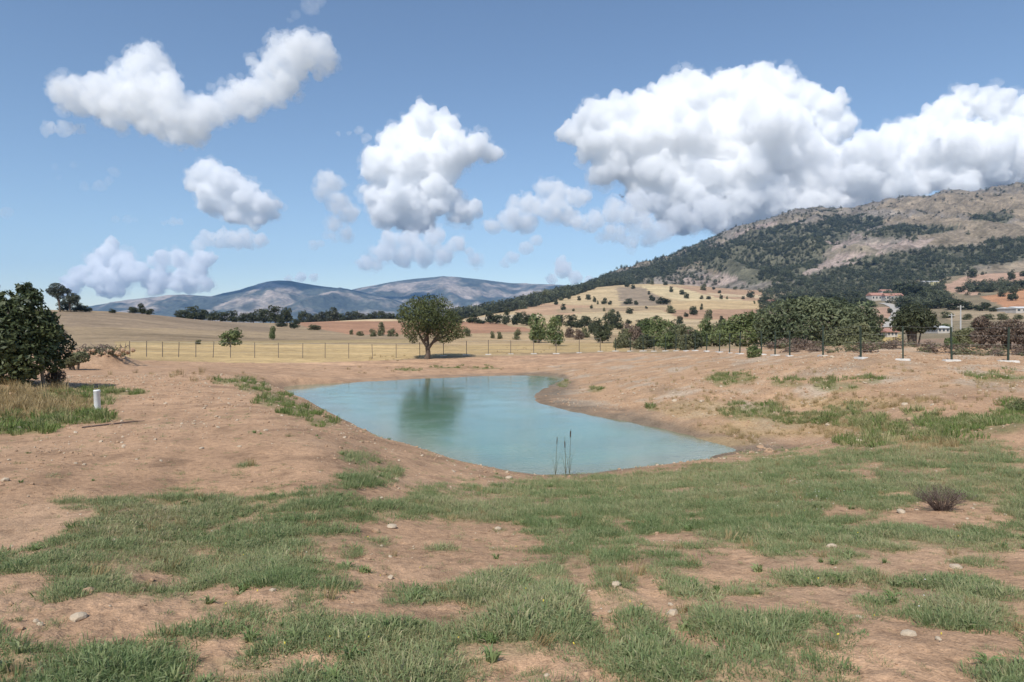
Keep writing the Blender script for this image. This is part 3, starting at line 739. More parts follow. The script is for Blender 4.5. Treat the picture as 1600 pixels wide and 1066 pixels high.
Ps, r = area_scatter([(*q, 22) for q in STRAW] + [(*q, 4.5) for q in STRAW_THIN], None, 330)
n = len(Ps); big = np.where(Ps[:, 0] < -8, 1.0, 0.55)
straw = scatter('dry_grass', Ps, r.uniform(0.6, 1.3, n) * big, np.stack([r.normal(0, .15, n), r.normal(0, .15, n), r.uniform(0, 6.28, n)], 1), r.randint(0, 3, n), np.clip(r.normal(0.5, 0.3, n), 0, 1), ST,
                'straw coloured dry grass standing in clumps on the soil')

# pebbles and clods
def rock_mesh(name, seed, mat, sub=1, flat=0.6, rough=0.35):
    v, f = ico(sub); v = v * (1 + rough * perlin(v * 1.3 + seed * 3.1)[:, None]) * np.array([1, 0.8 + 0.3 * math.sin(seed), flat])
    me = mesh_np(name, v, f, False); me.materials.append(mat); return me
M_PALE = plain('pale_stone', (0.46, 0.37, 0.265), 0.9, 0.2, 9)
M_CLOD = plain('soil_clod', (0.38, 0.25, 0.157), 0.95, 0.25, 9)
PB = [proto('pebble', rock_mesh('pebble', i + 1, M_PALE if i < 3 else M_CLOD)) for i in range(6)]
X, Y, r = scat_pts(75000, 2.4, 40, 340, 1.05); Z = H(X, Y); g = grass_area(X, Y, Z); d = poly_sdf(X, Y, SHORE_S)
cl = fbm(xy0(X, Y, 0.6), 3, seed=57)
k = (d > 0.3) & (r.uniform(size=len(X)) < (1 - 0.85 * g) * np.clip(0.45 + cl * 1.3, 0.05, 1)); X, Y, Z = X[k], Y[k], Z[k]; n = len(X)
s = 0.0065 * np.exp(r.normal(0, 0.6, n)) * (1 + 0.07 * Y); s = np.minimum(s, 0.06)
pebbles = scatter('pebbles', np.stack([X, Y, Z + s * 0.15], 1), s, r.uniform(0, 6.28, (n, 3)) * np.array([.1, .1, 1]), r.choice(6, n, p=[.09, .09, .08, .25, .25, .24]), r.uniform(size=n), PB, 'small pale pebbles and soil clods strewn over the bare earth')

r = R(345); n = 5200; Y = r.uniform(19, 62, n); X = np.where(r.uniform(size=n) < .8, r.uniform(0.5, 27, n), r.uniform(-22, 0.5, n)); d = poly_sdf(X, Y, SHORE_S)
k = (d > 0.6) & (np.abs(X / Y) < 0.85) & ((X < 19) | (Y < 37)) & (fbm(xy0(X, Y, 0.4), 3, seed=58) > -0.12) & ~((X < 0) & (Y > 45)); X, Y = X[k], Y[k]; n = len(X)
s = np.minimum(0.035 * np.exp(r.normal(0, 0.6, n)), 0.16)
scatter('soil_clods', np.stack([X, Y, H(X, Y) + s * 0.1], 1), s, r.uniform(0, 6.28, (n, 3)) * np.array([.1, .1, 1]), r.choice([1, 3, 4, 5], n, p=[.12, .3, .3, .28]), r.uniform(size=n), PB, 'lumps of soil lying on the dug banks of the pond')
M_FLOWER = plain('white_petal', (0.75, 0.74, 0.68), 0.7, 0.05, 5); M_YELLOW = plain('yellow_petal', (0.70, 0.55, 0.08), 0.7, 0.05, 5)
FL = [proto('flower', rock_mesh('flower', 80 + i, mm, 1, 0.5, 0.2)) for i, mm in enumerate((M_FLOWER, M_YELLOW))]
r = R(350); fp = [on_ground(r.normal(1290, 45), r.normal(778, 14)) for _ in range(40)] + [on_ground(r.uniform(300, 1500), r.uniform(800, 1050)) for _ in range(36)]
fp = np.array(fp); n = len(fp); fi = (np.arange(n) >= 40) & (r.uniform(size=n) < 0.7)
scatter('flowers', fp + np.array([0, 0, 0.07]), r.uniform(0.005, 0.009, n), r.uniform(0, 6.28, (n, 3)), fi.astype(int), r.uniform(size=n), FL, 'tiny white and yellow flowers in the grass')

# ------------------------------------------------------------------ plants
def leaves(lobes, n, size, seed, flat=0.35, shell=0.55, tint=(0.45, 0.25), asp=0.6):
    """leaf blades spread through a crown made of (x, y, z, rx, ry, rz) lobes."""
    r = R(seed); L_ = np.array(lobes, float); w = (L_[:, 3] * L_[:, 4] * L_[:, 5]) ** 0.62; w /= w.sum()
    k = r.choice(len(L_), n, p=w)
    d = r.normal(size=(n, 3)); d /= np.linalg.norm(d, axis=1, keepdims=True)
    rad = np.where(r.uniform(size=n) < shell, r.uniform(0.82, 1.06, n), r.uniform(0, 1, n) ** (1 / 3.0))
    c = L_[k, :3] + d * rad[:, None] * L_[k, 3:]
    c = c + size * 1.5 * np.stack([perlin(c * 2.1 / max(size * 6, 1e-3) + q) for q in (0, 7, 13)], 1)
    nn = d + r.normal(0, 0.75, (n, 3)) + np.array([0, 0, flat]); nn /= np.linalg.norm(nn, axis=1, keepdims=True)
    u = np.cross(nn, r.normal(size=(n, 3))); u /= np.linalg.norm(u, axis=1, keepdims=True) + 1e-9; v = np.cross(nn, u)
    s = (size * r.uniform(0.6, 1.35, n))[:, None]
    q = np.stack([c - u * s, c - v * s * asp * .5, c + u * s, c + v * s * asp * .5], 1).reshape(-1, 3)
    fc = np.arange(4 * n).reshape(n, 4)
    t = np.clip(tint[0] + tint[1] * r.normal(size=n) + 0.25 * r.normal(size=len(L_))[k], 0, 1)
    return q, fc, np.repeat(t, 4)
def crown_mesh(name, lobes, n, size, seed, mat, **kw):
    q, fc, t = leaves(lobes, n, size, seed, **kw)
    me = mesh_np(name, q, fc, False)
    a = me.attributes.new('tint', 'FLOAT', 'POINT'); a.data.foreach_set('value', t.astype(np.float32))
    me.materials.append(mat); return me
M_BARK = plain('bark', (0.12, 0.09, 0.065), 0.9, 0.3, 8)
M_BARK2 = plain('grey_bark', (0.20, 0.17, 0.14), 0.9, 0.3, 8)
M_PEAR = leafmat('pear_leaf', (0.05, 0.066, 0.024), (0.17, 0.19, 0.068), 0.25)
M_WALNUT = leafmat('walnut_leaf', (0.03, 0.045, 0.02), (0.115, 0.135, 0.055), 0.2, 0.5)
M_OAK = leafmat('oak_leaf', (0.036, 0.045, 0.024), (0.10, 0.11, 0.052), 0.2)
M_OLIVE = leafmat('olive_leaf', (0.10, 0.11, 0.055), (0.23, 0.225, 0.115), 0.25)
M_WILLOW = leafmat('willow_leaf', (0.078, 0.098, 0.05), (0.20, 0.22, 0.115), 0.25)
M_GREEN = leafmat('green_leaf', (0.08, 0.11, 0.04), (0.20, 0.23, 0.09), 0.25)
M_PINE = leafmat('pine_needle', (0.035, 0.042, 0.026), (0.085, 0.092, 0.055), 0.15)
M_DEAD = leafmat('dead_leaf', (0.12, 0.085, 0.062), (0.26, 0.19, 0.14), 0.2)
M_TWIG = plain('dry_twig', (0.13, 0.095, 0.08), 0.9, 0.3, 12)

def dome(n, seed, w=0.5, h=1.0, lift=0.0, r0=0.26):
    """lobes of a rounded crown in a unit box (width 1, height 1)."""
    r = random.Random(seed); L_ = []
    for i in range(n):
        a = r.uniform(0, 6.28); q = math.sqrt(r.random()) * (w - r0 * 0.7); z = lift + (h - lift) * r.uniform(0.16, 0.86)
        k = math.sqrt(max(0.05, 1 - ((z - lift) / (h - lift) * 1.05 - 0.38) ** 2 * 1.9)); rr = r0 * r.uniform(0.65, 1.15)
        L_.append((math.cos(a) * q * k, math.sin(a) * q * k, z, rr, rr, rr * 0.9 * (h - lift)))
    for i in range(5):
        a = i * 1.257 + r.uniform(-.3, .3); rr = r0 * r.uniform(.75, 1.0)
        L_.append((math.cos(a) * (w - rr) * .9, math.sin(a) * (w - rr) * .9, lift + rr * .75 * (h - lift), rr, rr, rr * .8 * (h - lift)))
    return L_
def trunk_mb(h, r0, seed, limbs=4, spread=0.25, mb=None):
    mb = mb or MB(); r = random.Random(seed)
    mb.tube([(0, 0, -0.06 * h), (0.01 * h, 0, h * 0.25), (0.0, 0.015 * h, h * 0.5)], [r0 * 1.25, r0, r0 * 0.85], 8)
    for i in range(limbs):
        a = i * 6.28 / limbs + r.uniform(-.4, .4); s = spread * r.uniform(0.7, 1.3)
        mb.tube([(0, 0.012 * h, h * 0.44), (math.cos(a) * s * .45, math.sin(a) * s * .45, h * 0.7), (math.cos(a) * s, math.sin(a) * s, h * r.uniform(0.95, 1.25))], [r0 * .7, r0 * .45, r0 * .15], 6)
    return mb
# unit shrubs and trees for the fields: crown + trunk, 1 wide and 1 high
KINDS = {}
for kind, mat, ns in (('oak', M_OAK, 4), ('olive', M_OLIVE, 3), ('green', M_GREEN, 3), ('pine', M_PINE, 2), ('dead', M_DEAD, 2)):
    for i in range(ns):
        lift = 0.04 if kind in ('olive', 'dead') else (0.10 if kind != 'pine' else 0.12)
        cm = crown_mesh('crown', dome(11, 400 + 17 * i + len(kind), 0.5, 1.0, lift), 1100, 0.085, 410 + i * 7 + len(kind), mat)
        tm = trunk_mb(0.5, 0.03, 420 + i, 3, 0.2).mesh('trunk', M_BARK)
        KINDS.setdefault(kind, []).append((cm, tm))
TREE_H = []
def plant(kind, px, top, base, w, label, cat, group=None, Y=None, var=0, rz=None, sink=0.0, name=None):
    x, Y, z = on_ground(px, base, Y)
    h = (base - top) * Y / F; ww = w * Y / F
    if Y is not None: h = max(h, EZ + (YH - top) * Y / F - z)
    cm, tm = KINDS[kind][var % len(KINDS[kind])]
    o = thing(name or ('shrub' if cat in ('shrub', 'bush') else 'tree'), label, cat, (x, Y, z - sink), group, rz if rz is not None else px * 0.7)
    o.scale = (ww, ww, h)
    link('crown', cm, None, o); link('trunk', tm, None, o)
    return o

# the lone tree behind the pond
tx, ty, tz = on_ground(668, Y=81)
s = 81 / F
t = thing('pear_tree', 'lone round-crowned tree with forked trunk on the far bank of the pond', 'tree', (tx, ty, tz))
zb = EZ + (YH - 558) * s - tz
def tp(px, py, dy=0): return ((px - 668) * s, dy, EZ + (YH - py) * s - tz)
lob = []
for px, py, rr, dy in [(645, 485, 18, 0), (668, 478, 18, 0.6), (690, 484, 18, 0), (636, 496, 16, 0.5), (660, 495, 24, -1), (686, 500, 24, -0.8), (704, 500, 16, 0.2), (650, 512, 20, -0.6), (674, 510, 20, 0.9), (698, 516, 20, -0.3),
                       (714, 516, 12, 0), (641, 520, 9, 0.2), (646, 531, 6, 0), (670, 471, 12, 0), (650, 472, 10, 0), (688, 471, 11, 0), (630, 486, 9, 0), (720, 522, 8, 0), (692, 527, 10, 0.4), (662, 498, 22, 1.6), (684, 500, 22, 1.6), (670, 490, 20, -1.6), (706, 524, 9, -0.5), (627, 497, 8, 0)]:
    c = tp(px, py, dy); rw = rr * s * 1.1; lob.append((*c, rw, rw, rw * 0.9))
link('crown', crown_mesh('crown', lob, 15000, 0.15, 501, M_PEAR, shell=0.6), None, t)
mb = MB()
B0, B1, B2 = tp(667, 562), tp(669, 552), tp(668, 543)
mb.tube([B0, B1, B2], [0.36, 0.30, 0.28], 10)
for q in ([(668, 544), (660, 532), (652, 515), (646, 495)], [(668, 544), (668, 528), (666, 505), (668, 485)], [(669, 545), (678, 533), (690, 515), (700, 500)], [(676, 535), (690, 528), (706, 520)], [(662, 535), (672, 515), (680, 495)]):
    pts = [tp(a, b, 0.25 * math.sin(a)) for a, b in q]; mb.tube(pts, np.linspace(0.2, 0.05, len(pts)).tolist(), 7)
mb.build('trunk', M_BARK, t)

# the big dark bush at the left edge
bx, by, bz = on_ground(30, Y=28)
s = 28 / F
t = thing('walnut_tree', 'big dark leafy bush-like tree at the left edge beside the tall dry grass', 'tree', (bx, by, bz))
def tp2(px, py, dy=0): return ((px - 800) * s - bx, dy, EZ + (YH - py) * s - bz)
lob = []
for px, py, rr, dy in [(10, 478, 24, 0), (35, 465, 20, 0.3), (38, 452, 12, 0), (55, 480, 22, -0.3), (20, 500, 34, -0.6), (60, 505, 26, 0), (75, 520, 20, 0.1), (40, 530, 36, -0.7), (80, 545, 15, 0), (10, 545, 36, -0.5), (50, 560, 32, -0.4), (15, 575, 30, -0.3), (70, 565, 20, 0.3),
                       (-30, 500, 45, 0.5), (-40, 550, 45, 0.4), (-30, 470, 30, 0), (45, 585, 18, -0.2), (20, 520, 40, 1.2), (60, 540, 28, 1.0), (70, 497, 12, 0.3), (52, 462, 9, 0), (-90, 540, 50, 0.6), (-80, 490, 40, 0.3)]:
    c = tp2(px, py, dy); rw = rr * s; lob.append((*c, rw, rw, rw * 0.95))
link('crown', crown_mesh('crown', lob, 17000, 0.105, 511, M_WALNUT, shell=0.5, asp=0.9), None, t)
mb = MB()
for q in ([(64, 606), (66, 585), (74, 560), (80, 540)], [(20, 606), (18, 570), (10, 530), (8, 495)], [(35, 606), (40, 565), (48, 520), (40, 470)], [(-20, 606), (-30, 560), (-35, 510)]):
    pts = [tp2(a, b, 0.2 * math.sin(a)) for a, b in q]; mb.tube(pts, np.linspace(0.085, 0.02, len(pts)).tolist(), 7)
mb.build('trunk', M_BARK2, t)

# two slender pines on the hill crest at the left
def pine(px, base, Y, crowns, label):
    x, Y, z = on_ground(px, Y=Y); k = Y / F
    t = thing('pine_tree', label, 'tree', (x, Y, z))
    def q(a, b, dy=0): return ((a - px) * k, dy, EZ + (YH - b) * k - z)
    link('crown', crown_mesh('crown', [(*q(a, b, dy), rr * k, rr * k, rr * k * 0.8) for a, b, rr, dy in crowns], 2600, 0.26, int(px), M_PINE), None, t)
    m = MB(); top = crowns[0]
    m.tube([q(px, base + 4), q(px + (top[0] - px) * .3, base - 12), q(top[0], top[1] - 4)], [0.28, 0.2, 0.06], 7)
    for a, b, rr, dy in crowns[1:]: m.tube([q(px + (top[0] - px) * .3, base - 10), q((px + a) / 2, b + 6), q(a, b, dy)], [0.13, 0.09, 0.03], 5)
    m.build('trunk', M_BARK, t)
pine(94, 485, 200, [(88, 449, 9, 0), (79, 455, 7, 0.3), (97, 455, 7, -0.3), (84, 459, 7, 0.4), (93, 462, 7, 0)], 'left one of the two pines side by side on the hill crest')
pine(110, 485, 200, [(104, 455, 6, 0), (112, 464, 8, 0.3), (118, 466, 7, 0), (108, 469, 8, -0.4), (98, 450, 4, 0), (116, 472, 6, 0)], 'right one of the two pines side by side, leaning right on the hill crest')

G1 = 'shrubs along the crest of the left hill'
for i, (px, top, base, w) in enumerate([(100, 471, 486, 22), (120, 474, 487, 18), (133, 478, 489, 22), (176, 484, 491, 11), (207, 486, 496, 16), (222, 481, 497, 16), (234, 486, 497, 14)]):
    plant('oak', px, top, base, w, 'low shrub on the crest of the left hill', 'shrub', G1, Y=205 if px < 180 else 218, var=i)
G2 = 'trees of the row behind the left hill crest'
for i, (px, top, base, w) in enumerate([(285, 487, 503, 22), (300, 483, 505, 24), (315, 485, 506, 24), (332, 489, 506, 20), (348, 491, 507, 20), (364, 490, 508, 20), (380, 491, 508, 20), (396, 489, 509, 22), (412, 488, 510, 22), (430, 485, 511, 26), (448, 484, 511, 22)]):
    plant('oak', px, top, base, w, 'dark tree in the row behind the stubble field', 'tree', G2, Y=330 + 8 * (i % 3), var=i)
plant('oak', 440, 500, 511, 20, 'left one of two dark shrubs below the tree row on the stubble field', 'shrub', var=1)
plant('oak', 460, 497, 514, 17, 'taller right one of two dark shrubs below the tree row on the stubble field', 'shrub', var=2)
plant('olive', 491, 508, 516, 24, 'low wide olive coloured bush at the edge of the red ploughed field', 'bush', var=0)
plant('pine', 520, 480, 498, 20, 'dark pointed tree standing above the distant tree line behind the red field', 'tree', Y=420, var=0)
G3 = 'trees of the dark line behind the red field'
for i in range(15):
    px = 473 + i * 10.2
    plant('pine' if i % 2 else 'oak', px, 486 + (i * 7 % 4), 498, 15 + i % 4, 'tree in the dark line behind the red field', 'tree', G3, Y=440 + (i % 3) * 14, var=i)
plant('green', 360, 515, 542, 36, 'round green bush alone in the stubble field behind the far fence', 'bush', var=0)
plant('green', 425, 510, 531, 11, 'tiny slim tree alone on the stubble field', 'tree', var=1)
plant('olive', 309, 531, 538, 10, 'very small bush left of the round green bush in the stubble field', 'bush', var=1)
plant('olive', 595, 504, 525, 13, 'tallest of the small shrubs left of the lone tree', 'shrub', var=2)
for i, (px, top, base, w) in enumerate([(611, 514, 526, 14), (583, 514, 526, 12), (563, 518, 525, 14), (549, 515, 523, 7), (620, 520, 526, 6)]):
    plant('olive', px, top, base, w, 'small shrub left of the lone tree', 'shrub', 'small shrubs left of the lone tree', var=i)
for i, (px, top, base, w) in enumerate([(731, 512, 526, 14), (770, 518, 529, 8), (781, 519, 530, 10), (807, 515, 531, 14)]):
    plant('olive', px, top, base, w, 'small shrub right of the lone tree', 'shrub', 'small shrubs right of the lone tree', var=i)
G4 = 'dark trees at the foot of the wooded ridge'
for i, (px, top, base, w) in enumerate([(716, 494, 506, 20), (738, 490, 505, 22), (750, 498, 506, 20), (766, 485, 506, 20), (778, 492, 506, 16), (791, 482, 508, 15), (808, 486, 508, 22), (822, 488, 509, 20), (874, 492, 508, 18), (893, 493, 512, 26), (906, 498, 513, 18)]):
    plant('oak', px, top, base, w, 'dark tree at the foot of the wooded ridge', 'tree', G4, var=i)
plant('green', 842, 491, 536, 34, 'left one of two green trees touching each other behind the fence corner', 'tree', var=1)
plant('green', 868, 496, 541, 30, 'right one of two green trees touching each other behind the fence corner', 'tree', var=2)
plant('oak', 941, 500, 536, 28, 'small dark tree with a thin trunk right of the two green trees', 'tree', var=3)
G5 = 'bushes in the hedge below the hill fields'
for i, (px, top, base, w, k) in enumerate([(890, 512, 528, 18, 'dead'), (904, 514, 531, 18, 'dead'), (915, 512, 528, 16, 'olive'), (932, 496, 516, 22, 'oak'), (952, 490, 513, 22, 'oak'), (965, 494, 515, 22, 'oak'), (978, 505, 526, 20, 'dead'), (925, 505, 522, 16, 'oak'),
                                           (978, 522, 544, 22, 'olive'), (994, 508, 543, 30, 'dead'), (1046, 512, 545, 30, 'olive'), (1062, 508, 544, 24, 'olive'), (1075, 515, 542, 22, 'dead'), (965, 528, 545, 16, 'olive'), (1010, 520, 545, 30, 'oak'), (1040, 520, 546, 30, 'green'), (1085, 518, 546, 26, 'oak'), (1070, 524, 547, 26, 'olive'), (985, 512, 530, 22, 'oak'), (1012, 500, 522, 22, 'oak'), (915, 494, 510, 20, 'oak'), (950, 508, 524, 18, 'olive'), (1000, 528, 546, 24, 'olive'), (1052, 500, 524, 24, 'oak'), (1130, 500, 524, 22, 'oak'), (1105, 508, 530, 20, 'oak')]):
    lab = {'dead': 'brownish bush in the hedge below the hill', 'olive': 'pale olive bush in the hedge below the hill', 'oak': 'dark bush in the hedge below the hill', 'green': 'fresh green bush in the hedge below the hill'}[k]
    plant(k, px, top, base, w, lab, 'bush', G5, var=i)
plant('green', 1098, 500, 542, 30, 'dull green bush between the hedge and the big willow clump', 'bush', var=2)
# shrubs on the hill
G6 = 'shrubs dotted over the hill fields'
HS = [(856, 468, 22, 14), (880, 484, 10, 9), (869, 476, 8, 9), (889, 467, 6, 8), (877, 469, 8, 5), (905, 469, 7, 6), (919, 468, 10, 9), (929, 472, 6, 9), (934, 475, 4, 5), (944, 475, 11, 9), (953, 476, 7, 7), (924, 482, 5, 6), (944, 486, 5, 5), (981, 475, 16, 8), (994, 476, 8, 7), (984, 490, 13, 9),
      (956, 494, 15, 11), (966, 496, 9, 9), (1019, 470, 11, 10), (1036, 475, 24, 11), (1049, 489, 16, 11), (1014, 460, 5, 5), (980, 448, 9, 7), (989, 451, 8, 7), (1019, 444, 6, 6), (1049, 456, 7, 8), (1066, 460, 10, 8), (1073, 466, 9, 9), (1099, 453, 11, 9), (1096, 467, 7, 5), (1107, 467, 9, 5), (1127, 467, 6, 7),
      (1136, 467, 4, 4), (1161, 467, 6, 4), (1124, 458, 6, 5), (1173, 465, 14, 11), (1179, 474, 4, 4), (1096, 484, 6, 9), (1084, 492, 15, 15), (1072, 495, 8, 7), (1106, 499, 15, 15), (1128, 500, 8, 6), (1062, 506, 12, 14), (982, 506, 11, 7), (1010, 505, 14, 8), (1000, 512, 16, 12), (1025, 498, 8, 6), (896, 486, 5, 4), (1148, 452, 8, 4), (1040, 445, 8, 4), (1010, 482, 5, 4), (1115, 452, 6, 4)]
for i, (px, base, w, h) in enumerate(HS):
    plant('oak' if i % 4 else 'olive', px, base - h, base + 0.8, w, 'small dark shrub on the striped hill', 'shrub', G6, var=i)

# the big willow clump behind the right fence, as separate bushes
def big_bush(px, top, base, Y, lobes, n, size, mat, label, cat, seed, name='willow_bush', stems=4):
    x, Y, z = on_ground(px, Y=Y); k = Y / F
    t = thing(name, label, cat, (x, Y, z))
    def q(a, b, dy=0): return ((a - px) * k, dy * k, EZ + (YH - b) * k - z)
    link('crown', crown_mesh('crown', [(*q(a, b, dy), rx * k, rx * k * 0.8, rz_ * k) for a, b, rx, rz_, dy in lobes], n, size, seed, mat, shell=0.6), None, t)
    m = MB(); r_ = random.Random(seed)
    for i in range(stems):
        a, b, rx, rz_, dy = lobes[i % len(lobes)]
        m.tube([(q(px + (a - px) * .3, base)[0], 0, -0.2), q(px + (a - px) * .6, (base + b) / 2 + 4, dy / 2), q(a, b - rz_ * .5, dy)], [0.12, 0.08, 0.02], 6)
    m.build('trunk', M_BARK, t)
    return t
big_bush(1275, 465, 543, 82, [(1230, 490, 34, 22, 0), (1205, 500, 26, 20, 5), (1265, 482, 36, 18, 0), (1300, 484, 34, 20, 5), (1335, 492, 30, 20, 0), (1355, 505, 22, 24, 0), (1290, 505, 50, 26, -12), (1240, 512, 40, 24, -10), (1325, 515, 40, 25, -10), (1365, 520, 16, 18, 0), (1220, 520, 30, 18, 0), (1212, 532, 20, 12, -6), (1250, 530, 30, 14, -10), (1290, 532, 30, 13, -12), (1335, 532, 28, 13, -10), (1366, 534, 14, 11, 0), (1198, 516, 18, 18, 0), (1280, 478, 24, 13, 0), (1250, 476, 20, 12, 0)],
         15000, 0.27, M_WILLOW, 'huge dark willow clump behind the right fence, largest of all bushes', 'bush', 601, stems=7)
big_bush(1160, 490, 546, 88, [(1140, 512, 18, 14, 0), (1155, 505, 18, 13, 0), (1170, 500, 16, 13, 0), (1185, 506, 18, 16, 0), (1130, 525, 20, 14, -4), (1160, 525, 26, 16, -6), (1188, 525, 18, 15, 0), (1178, 496, 10, 8, 0)],
         5200, 0.24, M_GREEN, 'bright green willow bush leaning on the left side of the huge willow clump', 'bush', 602)
big_bush(1022, 495, 546, 112, [(1010, 512, 15, 13, 0), (1026, 506, 15, 11, 0), (1040, 514, 14, 13, 0), (1002, 526, 14, 13, 0), (1022, 524, 20, 15, -4), (1044, 528, 14, 13, 0), (1030, 536, 22, 10, -5), (1008, 536, 16, 9, -5)],
         5200, 0.27, M_GREEN, 'tall wide green bush in the hedge right of the small dark tree', 'bush', 611)
big_bush(1068, 506, 548, 108, [(1060, 520, 13, 12, 0), (1074, 522, 14, 12, 0), (1066, 532, 20, 12, -4), (1086, 532, 14, 11, 0), (1052, 534, 12, 10, 0)], 3600, 0.26, M_WILLOW, 'grey-green rounded bush in the hedge left of the willow group', 'bush', 612)
big_bush(985, 512, 546, 116, [(978, 524, 12, 10, 0), (990, 522, 12, 11, 0), (984, 535, 17, 10, 0)], 2200, 0.25, M_OLIVE, 'low olive bush at the left end of the hedge by the fence', 'bush', 613)
big_bush(1118, 505, 545, 100, [(1112, 520, 14, 13, 0), (1122, 516, 13, 11, 0), (1106, 530, 12, 11, 0), (1125, 530, 14, 11, 0)], 2200, 0.25, M_OLIVE, 'small pale green bush at the left end of the willow group', 'bush', 603)
big_bush(1328, 508, 556, 62, [(1310, 530, 22, 16, 0), (1335, 520, 20, 14, 0), (1352, 530, 20, 16, 0), (1330, 538, 34, 14, -3), (1368, 540, 14, 12, 0), (1300, 540, 14, 10, 0), (1345, 512, 12, 8, 0)],
         5200, 0.17, M_OLIVE, 'grey-green bush in front of the huge willow clump, close to the fence', 'bush', 604)
big_bush(1240, 528, 552, 60, [(1225, 538, 16, 9, 0), (1245, 538, 18, 10, 0), (1262, 540, 14, 8, 0), (1210, 542, 10, 7, 0)], 2600, 0.12, M_DEAD, 'purple-brown dry brush under the huge willow clump', 'bush', 605, 'dry_bush')
big_bush(1428, 473, 534, 78, [(1428, 487, 22, 13, 0), (1410, 497, 16, 14, 0), (1446, 497, 16, 14, 0), (1428, 500, 28, 16, -5), (1402, 508, 11, 10, 0), (1455, 506, 12, 10, 0), (1428, 512, 26, 9, 0), (1428, 495, 22, 16, 8)],
         5600, 0.2, M_OAK, 'round dark tree with a short thick trunk behind the right fence', 'tree', 606, 'oak_tree')
x_, y_, z_ = on_ground(1425, Y=78)
k_ = 78 / F
# its thick trunk
MB().tube([(x_, y_, z_ - 0.3), (x_, y_, z_ + 0.5), (x_ + 0.1, y_, EZ + (YH - 505) * k_)], [0.62, 0.5, 0.4], 10).build('trunk', M_BARK, None)
_tr = [o for o in sc.collection.objects if o.name.startswith('oak_tree')][0]
_last = sc.collection.objects[-1]
_last = [o for o in sc.collection.objects if o.name.startswith('trunk') and o.parent is None][0]
_last.parent = _tr; _last.matrix_parent_inverse = __import__('mathutils').Matrix.Translation(-_tr.location)
big_bush(1487, 528, 547, 48, [(1484, 536, 9, 8, 0), (1492, 539, 8, 7, 0), (1488, 532, 6, 4, 0)], 1300, 0.1, M_GREEN, 'small dark green bush behind the second fence post from the right edge', 'bush', 607, 'bush')
big_bush(1178, 540, 561, 49, [(1174, 550, 8, 9, 0), (1182, 551, 8, 8, 0), (1178, 545, 6, 6, 0)], 1500, 0.09, M_GREEN, 'small leafy bush at the foot of the right fence among its white footings', 'bush', 608, 'bush')
DB = [(1537, 493, 548, 52, [(1532, 505, 12, 10, 0), (1540, 515, 14, 14, 0), (1530, 525, 12, 12, 0), (1545, 530, 10, 12, 0), (1538, 540, 10, 8, 0)], 'tall purple-brown dead bush in the middle of the brush behind the right fence'),
      (1575, 500, 540, 54, [(1565, 512, 14, 10, 0), (1582, 508, 14, 9, 0), (1572, 525, 18, 12, 0), (1560, 520, 12, 10, 0)], 'wide purple-brown dead bush near the right edge behind the fence'),
      (1608, 502, 545, 52, [(1602, 514, 14, 10, 0), (1615, 520, 14, 12, 0), (1600, 530, 14, 10, 0)], 'purple-brown dead bush cut by the right edge of the view'),
      (1506, 512, 545, 55, [(1500, 525, 12, 9, 0), (1512, 522, 12, 10, 0), (1505, 535, 14, 8, 0)], 'low grey-brown dead bush left of the tall dead bush')]
for i, (px, top, base, Y, L_, lab) in enumerate(DB):
    big_bush(px, top, base, Y, L_, 2400, 0.13, M_DEAD if i != 3 else M_OLIVE, lab, 'bush', 620 + i, 'dead_bush', 5)
big_bush(1592, 618, 660, 20.5, [(1585, 640, 14, 12, 0), (1600, 634, 14, 12, 0), (1595, 648, 18, 9, 0), (1575, 650, 10, 7, 0)], 2600, 0.035, M_GREEN, 'dark green leafy weed bush at the right edge above the foreground grass', 'bush', 630, 'bush', 3)
# brown bush under the big dark tree at the left
big_bush(88, 575, 602, 29.5, [(80, 590, 10, 9, 0), (94, 588, 9, 10, 0), (86, 581, 7, 7, 0)], 1500, 0.05, M_DEAD, 'brown dry bush at the right foot of the big dark tree', 'bush', 631, 'dry_bush', 3)
big_bush(118, 540, 575, 48, [(112, 562, 12, 9, 0), (126, 558, 13, 9, 0), (104, 568, 9, 7, 0)], 2200, 0.1, M_OLIVE, 'olive scrub between the big dark tree and the brush heap', 'bush', 632, 'bush', 3)

def twigs(n, rad, hgt, seed, mb=None, lean=1.0, r0=0.006, seg=2):
    mb = mb or MB(); r = random.Random(seed)
    for i in range(n):
        a = r.uniform(0, 6.28); q = rad * 0.25 * r.random(); b = (math.cos(a) * q, math.sin(a) * q, -0.02)
        l = rad * lean * r.uniform(0.2, 1.0); h = hgt * r.uniform(0.45, 1.0)
        m_ = (b[0] + math.cos(a) * l * .4, b[1] + math.sin(a) * l * .4, h * .55); e = (b[0] + math.cos(a + r.uniform(-.4, .4)) * l, b[1] + math.sin(a) * l, h)
        mb.tube([b, m_, e], [r0, r0 * .7, r0 * .3], 4, False)
        for _ in range(seg):
            f = r.uniform(.3, 1); o = tuple(m_[k] + (e[k] - m_[k]) * f for k in range(3)); a2 = r.uniform(0, 6.28); ll = hgt * r.uniform(.12, .3)
            mb.tube([o, (o[0] + math.cos(a2) * ll * .6, o[1] + math.sin(a2) * ll * .6, o[2] + ll * .7)], [r0 * .45, r0 * .2], 3, False)
    return mb
# dry brown shrub in the foreground grass
x, Y, z = on_ground(1472, 800); k = Y / F
t = thing('dry_shrub', 'dark brown dry twiggy shrub in the foreground grass at the right', 'shrub', (x, Y, z))
twigs(150, 42 * k, 36 * k, 640, r0=0.0032, seg=5).build('branches', M_TWIG, t)
link('seed_heads', crown_mesh('seed_heads', [(0, 0, 22 * k, 26 * k, 24 * k, 16 * k)], 700, 0.011, 641, M_DEAD, tint=(0.15, 0.2)), None, t)['kind'] = 'stuff'
